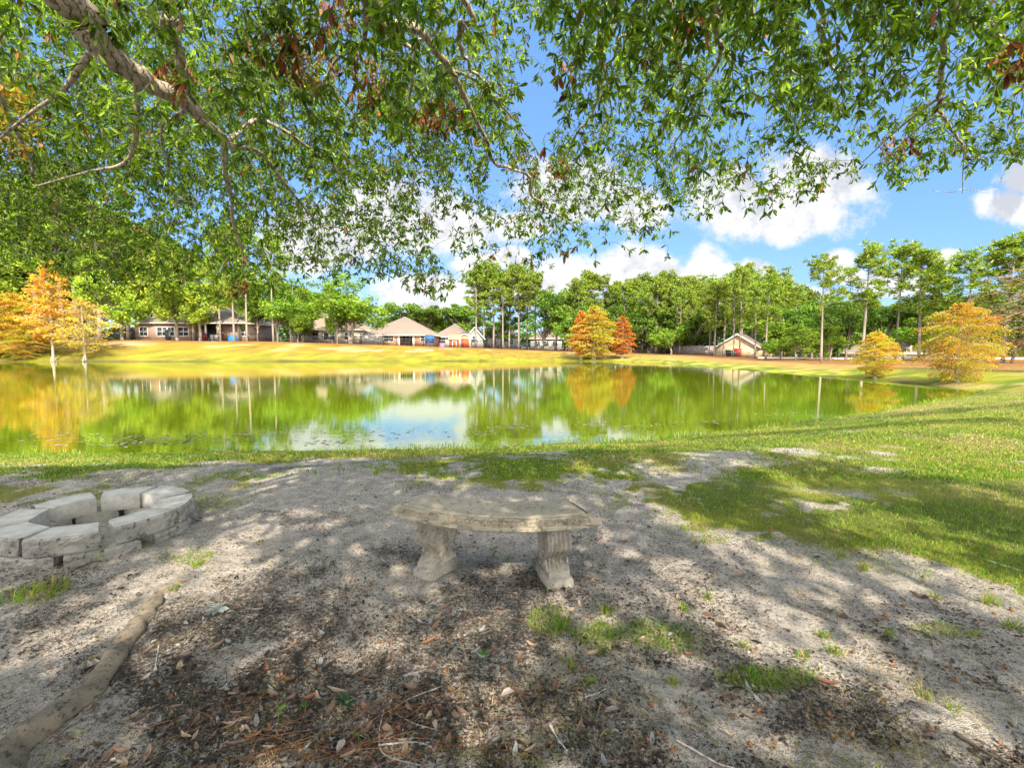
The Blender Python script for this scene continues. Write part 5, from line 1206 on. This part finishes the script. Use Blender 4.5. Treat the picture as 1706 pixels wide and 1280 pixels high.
# ------------------------------------------------------------------ grass, litter and small plants
def surf(X, Y): return land(X, Y)
def seen(X, Y, m=60):
    px, py, f = proj(X, Y, 0*X); return (f > .7) & (px > -m) & (px < 1706+m) & (py < 1280+m)
def blades(mb, X, Y, h, w, cols, lean=0.5):
    n = len(X); Z = surf(X, Y)-0.004; a = rng.random(n)*2*PI; S = np.c_[np.cos(a), np.sin(a), np.zeros(n)]; ln = rng.normal(size=(n, 2))*lean
    P = np.c_[X, Y, Z]; T1 = P+np.c_[ln*h[:, None]*.35, h*.6]; T2 = P+np.c_[ln*h[:, None], h*np.maximum(.25, 1-np.hypot(*ln.T)*.45)]
    V = np.stack([P-S*w[:, None]/2, P+S*w[:, None]/2, T1+S*w[:, None]*.36, T1-S*w[:, None]*.36, T2], 1).reshape(-1, 3); i = np.arange(n)[:, None]*5
    c = np.repeat(cols, 5, axis=0); q = mb.n
    mb.add(V, i+np.array([[0, 1, 2, 3]]), c); mb.F.append(i+np.array([[3, 2, 4]])+q)
def lawn():
    mb = MB(); GC = [(0.12, 0.23, 0.018), (0.17, 0.28, 0.022), (0.23, 0.32, 0.028), (0.09, 0.18, 0.016)]; YC = [(0.38, 0.32, 0.10), (0.40, 0.33, 0.13), (0.36, 0.36, 0.06), (0.31, 0.34, 0.05)]
    for (n, px0, px1, y0, y1, hh, ww) in ((210000, -80, 1790, 755, 1290, .036, .0042), (120000, -80, 1790, 640, 800, .032, .009)):
        px = rng.uniform(px0, px1, n); py = rng.uniform(y0, y1, n)**1.0
        d = np.array([(px-CX)/FPX, np.full(n, math.cos(PITCH))+(CY-py)/FPX*math.sin(PITCH), -math.sin(PITCH)+(CY-py)/FPX*math.cos(PITCH)])
        tt = (0-EYE)/d[2]; X = d[0]*tt; Y = d[1]*tt
        g = grassness(X, Y); k = (rng.random(n) < (g-0.12)*1.15) & (pond_dist(X, Y) > 0.05) & (Y < 40)
        X, Y = X[k], Y[k]; n = len(X); sc = 0.7+0.06*np.clip(Y, 2, 12)
        yel = sstep(0.42, 0.62, fbm(X*0.9+50, Y*0.9, 4))*0.75 + 0.15; c = pal(n, GC, 0.2); ky = rng.random(n) < yel*sstep(3, 7, Y)*.6+.10; c[ky] = pal(int(ky.sum()), YC, 0.2)
        lush = fbm(X*2.3, Y*2.3, 3); blades(mb, X, Y, hh*sc*(0.5+1.1*lush)*(.6+.8*rng.random(n)), ww*sc*(.7+.6*rng.random(n)), c, 0.65)
    n = 90000; px = rng.uniform(-80, 1790, n); py = rng.uniform(765, 1290, n); qy = (CY-py)/FPX; dz = -math.sin(PITCH)+qy*math.cos(PITCH); tt = -EYE/dz; X = (px-CX)/FPX*tt; Y = (math.cos(PITCH)+qy*math.sin(PITCH))*tt
    g = grassness(X, Y); cl = sstep(.46, .66, fbm(X*2.4+7, Y*2.4, 4)); k = rng.random(n) < np.where(g > .5, .22, .03+.14*cl*(px > 880) + .10*cl + g*.55); X, Y = X[k], Y[k]; n = len(X)
    blades(mb, X, Y, .022*(.5+rng.random(n)), .003+.0015*rng.random(n), pal(n, [(0.36, 0.27, 0.14), (0.26, 0.19, 0.10), (0.17, 0.12, 0.07), (0.42, 0.34, 0.16), (0.24, 0.24, 0.05)], .2), 1.6)
    # fringe along the water
    s = rng.random(5200); seg = POND[4:16]; L = np.r_[0, np.cumsum(np.hypot(*np.diff(seg, axis=0).T))]; X = np.interp(s*L[-1], L, seg[:, 0])+rng.normal(size=5200)*.16; Y = np.interp(s*L[-1], L, seg[:, 1])+rng.normal(size=5200)*.16-.12
    k = pond_dist(X, Y) > -0.25; X, Y = X[k], Y[k]; n = len(X); cl = sstep(.45, .7, fbm(X*1.1, Y*1.1, 3))
    blades(mb, X, Y, (.04+.13*cl)*(.5+rng.random(n)), .008+.004*rng.random(n), pal(n, GC+YC[2:], .2), .45)
    o = mb.build('grass', M['grass']); tag(o, 'short patchy lawn grass growing between the sand and the pond', 'grass', kind='stuff')
lawn()
def tufts():
    sp = [(92, 985, .13, 46), (30, 1000, .12, 30), (170, 930, .12, 40), (60, 985, .06, 24), (330, 940, .07, 30), (350, 925, .05, 26), (220, 905, .07, 30), (430, 905, .03, 20), (1010, 1020, .06, 44), (935, 1045, .07, 40), (1000, 1090, .06, 30), (950, 1110, .05, 30),
          (1390, 1090, .07, 36), (1370, 1060, .05, 30), (1340, 1100, .05, 26), (1440, 950, .07, 40), (1400, 930, .07, 40), (1560, 1000, .05, 30), (1180, 1000, .05, 30), (1140, 1020, .05, 36), (1540, 1165, .07, 22), (1590, 1185, .05, 20), (1120, 1140, .04, 26), (290, 985, .05, 24), (1650, 1010, .08, 50), (1690, 1050, .07, 44), (1265, 905, .05, 40), (1080, 835, .06, 50), (1240, 1080, .05, 26), (980, 1140, .05, 24), (1480, 1060, .04, 24), (1620, 1060, .05, 28)]
    for i, (px, py, h, n) in enumerate(sp):
        q = on(px, py, 0.0); z = float(surf(np.array([q[0]]), np.array([q[1]]))[0]); mb = MB(); a = rng.random(n)*2*PI; r = rng.random(n)**.7*h*.55
        X = q[0]+np.cos(a)*r; Y = q[1]+np.sin(a)*r; c = pal(n, [(0.12, 0.24, 0.014), (0.18, 0.30, 0.02), (0.26, 0.28, 0.04), (0.33, 0.25, 0.09)], .2)
        blades(mb, X, Y, h*(.45+.8*rng.random(n)), .0035+.002*rng.random(n), c, .75)
        mb.V = [v-np.array([q[0], q[1], z]) for v in mb.V]; o = mb.build('grass_tuft', M['grass']); o.location = (q[0], q[1], z)
        far = py < 960; lf = px < 500
        tag(o, ('green grass tuft growing by the fire pit blocks' if far else 'green grass tuft left of the bare root') if lf else ('grass tuft at the edge of the lawn behind the bench' if py < 1000 and px > 1050 else 'thin grass tuft in the bare sand right of the bench'), 'grass tuft', 'grass tufts in the sand')
tufts()
def weeds():
    sp = [(822, 930, .075, 7, .028, 'bright green broad-leaved weed under the bench'), (846, 940, .045, 6, .02, 'low weed under the bench, right of the taller weed'), (806, 1112, .06, 3, .030, 'two-leaved green seedling in the sand before the bench'), (575, 1190, .055, 7, .036, 'glossy dark green seedling among the pine needles'),
          (508, 1188, .035, 6, .018, 'small bright seedling left of the glossy seedling'), (463, 1205, .045, 1, .034, 'single green leaf standing in a sunny patch'), (596, 1236, .03, 2, .022, 'tiny seedling below the glossy seedling'), (910, 988, .03, 5, .014, 'tiny weed against the right bench leg')]
    for px, py, h, n, ll, lb in sp:
        q = on(px, py, 0); z = float(surf(np.array([q[0]]), np.array([q[1]]))[0]); r = empty('weed', (q[0], q[1], z)); st = MB(); lf = MB(); st.tube([(0, 0, -.01), (.004, 0, h*.6), (.0, .004, h)], [.0016, .0014, .0008], 5, (0.14, 0.26, 0.04))
        P = []; D = []
        for k in range(n):
            a = k*2.4+rng.random(); zz = h*(.35+.65*(k+1)/n); P.append((0, 0, zz)); D.append((math.cos(a), math.sin(a), .35+.5*rng.random()))
        leaf_mesh(lf, np.array(P), np.array(D, float), np.full(n, ll)*rng.uniform(.8, 1.25, n), np.full(n, ll*.55), pal(n, [(0.06, 0.20, 0.02), (0.09, 0.26, 0.02)] if 'dark' not in lb else [(0.02, 0.09, 0.025), (0.03, 0.12, 0.03)], .12))
        st.build('stem', M['grass'], r); lf.build('leaves', M['oak_leaf'], r); tag(r, lb, 'weed')
weeds()
def dry_leaf_mesh(seed, L, W, col, curl, lobed=False):
    r = np.random.default_rng(seed); nu = 9; V = []; C = []
    for i in range(nu):
        u = i/(nu-1); w = W*(math.sin(PI*(0.06+0.90*u))**.8)*(1+(.25*math.sin(u*14) if lobed else 0)); zc = curl*L*(u-.5)**2*2.2*r.uniform(.7, 1.3)
        for s in (-1, -.5, 0, .5, 1): V.append((L*(u-.5), s*w/2, zc + abs(s)**1.5*w*.42*curl*1.6 + .002)); C.append(np.array(col)*(.72 if s == 0 else 1)*r.uniform(.9, 1.1))
    mb = MB(); mb.add(V, [[i*5+j, (i+1)*5+j, (i+1)*5+j+1, i*5+j+1] for i in range(nu-1) for j in range(4)], np.array(C))
    mb.tube([(-L*.5, 0, curl*L*.55), (-L*.62, .003, curl*L*.75)], [.001, .0008], 4, col)
    return mb
def fallen_leaves():
    kinds = {'brown': ((0.24, 0.155, 0.11), 'dry brown oak leaf lying on the sand'), 'rust': ((0.26, 0.12, 0.06), 'rusty orange oak leaf lying on the sand'), 'grey': ((0.30, 0.285, 0.28), 'bleached grey leaf lying on the sand'), 'tan': ((0.38, 0.28, 0.20), 'pale tan curled leaf lying on the sand')}
    pro = {}
    for i, (k, (c, lb)) in enumerate(kinds.items()):
        pro[k] = [dry_leaf_mesh(90+i*7+j, L, W, c, cu).build('fallen_leaf', M['dry_leaf'], None, True) for j, (L, W, cu) in enumerate(((.066, .020, .35), (.055, .024, .6), (.078, .022, .2)))]
    used = set(); ks = list(kinds); n = 0
    spots = [(112, 1187, 'tan'), (95, 1200, 'brown'), (190, 1190, 'brown'), (300, 1120, 'tan'), (225, 1195, 'tan'), (480, 1135, 'rust'), (512, 1130, 'tan'), (562, 1155, 'tan'), (715, 1070, 'rust'), (870, 1075, 'tan'), (885, 1078, 'tan'), (770, 1192, 'brown'), (745, 1238, 'brown'), (838, 1262, 'rust'), (965, 1225, 'brown'), (1010, 1183, 'brown'), (1128, 1142, 'brown'), (685, 1150, 'brown'), (330, 1258, 'tan'), (200, 1262, 'brown'), (180, 1265, 'brown'), (360, 1080, 'brown'), (295, 1020, 'tan'), (330, 1150, 'rust'), (1380, 1140, 'rust'), (1280, 885, 'rust'), (1285, 890, 'rust'), (700, 893, 'grey'), (850, 905, 'grey'), (640, 940, 'grey'), (620, 915, 'grey'), (480, 1000, 'grey')]
    while n < 290:
        if n < len(spots): px, py, k = spots[n]; sc = 1.0
        else:
            px = rng.uniform(10, 1690); py = 870+410*rng.random()**.55; X, Y, _ = on(px, py)
            if rng.random() > duffness(np.array([X]), np.array([Y]))[0]*1.0+.10 - (px > 1150)*.12: continue
            k = ks[rng.choice(4, p=[.42, .16, .2, .22])]; sc = rng.uniform(.45, .95)
        X, Y, _ = on(px, py); z = float(surf(np.array([X]), np.array([Y]))[0]); j = rng.integers(3); o = pro[k][j]
        if (k, j) in used: o = o.copy(); COL.objects.link(o)
        used.add((k, j)); o.location = (X, Y, z+.004); o.rotation_euler = (rng.normal()*.16+(PI if rng.random() < .3 else 0), rng.normal()*.16, rng.random()*6.28); o.scale = (sc, sc, sc); tag(o, kinds[k][1], 'leaf', kinds[k][1].replace('leaf', 'leaves', 1).replace(' lying on the sand', ' scattered on the sand')); n += 1
    for k in pro:
        for j in range(3):
            if (k, j) not in used: bpy.data.objects.remove(pro[k][j])
fallen_leaves()
def litter():
    mb = MB(); n = 220000
    px = rng.uniform(-60, 1766, n); py = 770+530*rng.random(n)**.7
    d = np.array([(px-CX)/FPX, math.cos(PITCH)+(CY-py)/FPX*math.sin(PITCH), -math.sin(PITCH)+(CY-py)/FPX*math.cos(PITCH)]); tt = -EYE/d[2]; X = d[0]*tt; Y = d[1]*tt
    k = rng.random(n) < duffness(X, Y)*.62+.42*sstep(.4, .7, fbm(X*3, Y*3, 3)); k &= grassness(X, Y) < .6; X, Y = X[k], Y[k]; n = len(X); P = np.c_[X, Y, surf(X, Y)+.003]
    a = rng.random(n)*2*PI; D = np.c_[np.cos(a), np.sin(a), rng.normal(size=n)*.25]
    L = rng.gamma(2.0, .0034, n)+.003; big = rng.random(n) < .04; L[big] *= 2.2
    c = pal(n, [(0.05, 0.042, 0.036), (0.08, 0.06, 0.046), (0.03, 0.026, 0.023), (0.15, 0.105, 0.075), (0.27, 0.235, 0.205), (0.12, 0.075, 0.05)], .25)
    leaf_mesh(mb, P, D, L, L*rng.uniform(.25, .7, n), c, curl=.5)
    o = mb.build('leaf_litter', M['dry_leaf']); tag(o, 'dark crumbled leaf litter strewn over the grey sand', 'leaf litter', kind='stuff')
    nd = MB()
    for (px, py, n, an, sp, ll) in [(660, 1195, 34, .65, .25, .2), (640, 1240, 40, .35, .35, .22), (330, 1120, 18, -1.1, .5, .18), (370, 1180, 30, -.9, .9, .2), (440, 1255, 60, .25, .35, .22), (690, 1160, 10, .3, .2, .2), (560, 1262, 40, .35, .4, .22), (760, 1232, 16, .5, .9, .16), (820, 1240, 14, 1.9, .6, .15), (260, 1250, 20, .9, .7, .16), (1010, 1010, 10, -.6, .6, .14), (880, 1160, 12, 1, 1.2, .14), (1200, 1160, 20, -.6, .7, .14), (1340, 1200, 16, -.6, .6, .14)]:
        X0, Y0, _ = on(px, py)
        for _ in range(int(n*.30)+1):
            a = an+rng.normal()*sp; l = ll*rng.uniform(.6, 1.1); x = X0+rng.normal()*.07; y = Y0+rng.normal()*.05; q = np.linspace(-.5, .5, 7); b = rng.normal()*.25
            xs = x+np.cos(a)*l*q - np.sin(a)*l*b*(q*q); ys = y+np.sin(a)*l*q + np.cos(a)*l*b*(q*q); zs = surf(xs, ys).max()*.5+surf(xs, ys)*.5+.004+.012*rng.random()*(q+.5)
            nd.tube(np.c_[xs, ys, zs], .0011, 4, pal(1, [(0.22, 0.09, 0.045), (0.30, 0.13, 0.06), (0.16, 0.07, 0.04)], .15)[0], cap=False)
    o = nd.build('pine_needle_litter', M['dry_leaf']); tag(o, 'red-brown pine needles strewn at the near edge of the sand', 'pine needles', kind='stuff')
litter()
def sticks():
    mt = attr_mat('grey dead twig', .9, 60, .4, .002)
    for pts, r, col, lb in [([(735, 1145), (660, 1182), (680, 1205), (730, 1220)], .0028, (.30, .25, .21), 'pale bent twig lying in front of the bench'), ([(265, 1080), (262, 1100), (258, 1120)], .0026, (.4, .36, .32), 'short grey twig beside the root'), ([(640, 1185), (632, 1225), (640, 1260), (700, 1280)], .0026, (.27, .24, .21), 'curved grey twig among the pine needles'), ([(630, 1245), (690, 1240), (720, 1250)], .0036, (.27, .25, .23), 'crooked grey stick beside the green moss'),
             ([(915, 1210), (930, 1240), (945, 1260)], .005, (.4, .37, .33), 'thick grey stick at the near edge of the sand'), ([(975, 1165), (1000, 1155), (1010, 1150)], .0026, (.4, .36, .33), 'pale twig lying right of the moss'), ([(80, 1240), (135, 1195), (170, 1160)], .0024, (.32, .25, .17), 'long straight brown twig beside the root'), ([(1590, 1225), (1650, 1262), (1700, 1285)], .006, (.10, .08, .06), 'dark stick lying in the sand at the right'), ([(1395, 1045), (1310, 1010)], .003, (.12, .09, .07), 'thin dark stick in the sunny sand right of the bench'),
             ([(1640, 935), (1680, 948), (1706, 955)], .006, (.38, .35, .3), 'grey stick lying in the lawn at the right edge'), ([(1125, 1240), (1190, 1275), (1230, 1290)], .004, (.36, .3, .26), 'brown stick at the near edge right of centre')]:
        P = np.array([on(x, y)[:2] for x, y in pts]); P = smooth_path(P, 14); z = surf(P[:, 0], P[:, 1]); o0 = np.r_[P[0], z[0]]
        Q = np.c_[P, z*.5+z.max()*.5+r*.8]-o0; mb = MB().tube(Q, np.linspace(r, r*.6, 14)*(1+.2*rng.normal(size=14)), 6, col); o = mb.build('twig', mt, None, True); o.location = o0; tag(o, lb, 'twig')
sticks()
def acorns():
    mb = MB(); th = np.arange(9)*2*PI/9; rings = [(.0005, -.010), (.0045, -.008), (.0068, -.002), (.0070, .002), (.0062, .006), (.0035, .009), (.0006, .011)]
    V = [(a*math.cos(t), a*math.sin(t), z+.008) for a, z in rings for t in th]; cc = [np.array((.20, .09, .035)) if i < 4 else np.array((.14, .08, .05)) for i in range(7) for _ in th]
    mb.add(V, [[i*9+j, i*9+(j+1) % 9, (i+1)*9+(j+1) % 9, (i+1)*9+j] for i in range(6) for j in range(9)], np.array(cc)); p = mb.build('acorn', attr_mat('brown acorn shell', .5, 90, .3), None, True); n = 0
    while n < 170:
        px = rng.uniform(420, 1690); py = rng.uniform(900, 1270); X, Y, _ = on(px, py); o = p if n == 0 else p.copy()
        if n: COL.objects.link(o)
        o.location = (X, Y, float(surf(np.array([X]), np.array([Y]))[0])); o.rotation_euler = (rng.normal()*1.2, rng.normal()*1.2, rng.random()*6); s = rng.uniform(.8, 1.25); o.scale = (s, s, s); tag(o, 'small round brown acorn lying on the sand', 'acorn', 'acorns scattered on the sand'); n += 1
acorns()
def lamb_leaf():
    q = on(362, 1025); z = float(surf(np.array([q[0]]), np.array([q[1]]))[0]); mb = MB(); n = 9; a = np.arange(n)*.72
    leaf_mesh(mb, np.zeros((n, 3))+[0, 0, .012], np.c_[np.cos(a), np.sin(a), .15+.2*rng.random(n)], rng.uniform(.045, .075, n), rng.uniform(.022, .03, n), pal(n, [(.20, .23, .225), (.27, .29, .28)], .08), curl=.3)
    r = mb.build('fallen_leaf_sprig', M['dry_leaf'], None, True); r.location = (q[0], q[1], z); tag(r, 'silvery grey fallen leaf sprig lying right of the root end', 'leaf sprig')
    mb = MB()
    for (px, py, s) in [(770, 1255, .12), (840, 1258, .13), (700, 1245, .06), (880, 1262, .08), (745, 1232, .05), (905, 1268, .06)]:
        X0, Y0, _ = on(px, py); n = 900; X = X0+rng.normal(size=n)*s*.5; Y = Y0+rng.normal(size=n)*s*.28; k = fbm(X*26, Y*26, 3) > .45; X, Y = X[k], Y[k]
        blades(mb, X, Y, rng.uniform(.004, .012, len(X)), rng.uniform(.002, .004, len(X)), pal(len(X), [(.24, .25, .03), (.17, .20, .02), (.30, .28, .05)], .2), .6)
    o = mb.build('moss', M['grass']); tag(o, 'yellow-green moss patches at the near edge of the sand', 'moss', kind='stuff')
lamb_leaf()
def scum():
    mb = MB()
    for (px, py, rx, ry, n) in [(230, 738, 130, 5, 900), (300, 728, 120, 4, 600), (150, 730, 90, 4, 300), (80, 725, 60, 5, 200), (560, 738, 60, 4, 350), (450, 722, 60, 3, 150), (640, 722, 110, 10, 400), (850, 712, 40, 4, 500), (800, 724, 30, 3, 250), (990, 706, 20, 3, 120), (1070, 712, 60, 6, 260), (1180, 703, 40, 4, 160), (1300, 690, 50, 4, 160), (1440, 670, 60, 4, 120)]:
        x = px+rng.normal(size=n)*rx*.6; y = py+rng.normal(size=n)*ry*.6 + (px-x)*.03; kp = rng.random(n) < .12; x, y, n = x[kp], y[kp], int(kp.sum()); d = np.array([(x-CX)/FPX, math.cos(PITCH)+(CY-y)/FPX*math.sin(PITCH), -math.sin(PITCH)+(CY-y)/FPX*math.cos(PITCH)])
        tt = (WATER+.004-EYE)/d[2]; X, Y = d[0]*tt, d[1]*tt; k = pond_dist(X, Y) < -.15; X, Y = X[k], Y[k]; m = len(X); a = rng.random(m)*6.28
        L = rng.uniform(.02, .07, m); V = np.stack([np.c_[X+L*np.cos(a+b)*s, Y+L*np.sin(a+b)*s, np.full(m, WATER+.005)] for b, s in ((0, 1), (1.3, .5), (2.6, .8), (4.1, .6), (5.2, .7))], 1).reshape(-1, 3)
        mb.add(V, np.arange(m*5).reshape(m, 5), np.repeat(pal(m, [(.24, .21, .15), (.16, .16, .07), (.30, .27, .22)], .2), 5, axis=0))
    o = mb.build('floating_debris', M['dry_leaf']); tag(o, 'floating leaf scraps and scum drifting near the pond edge', 'debris', kind='stuff')
scum()
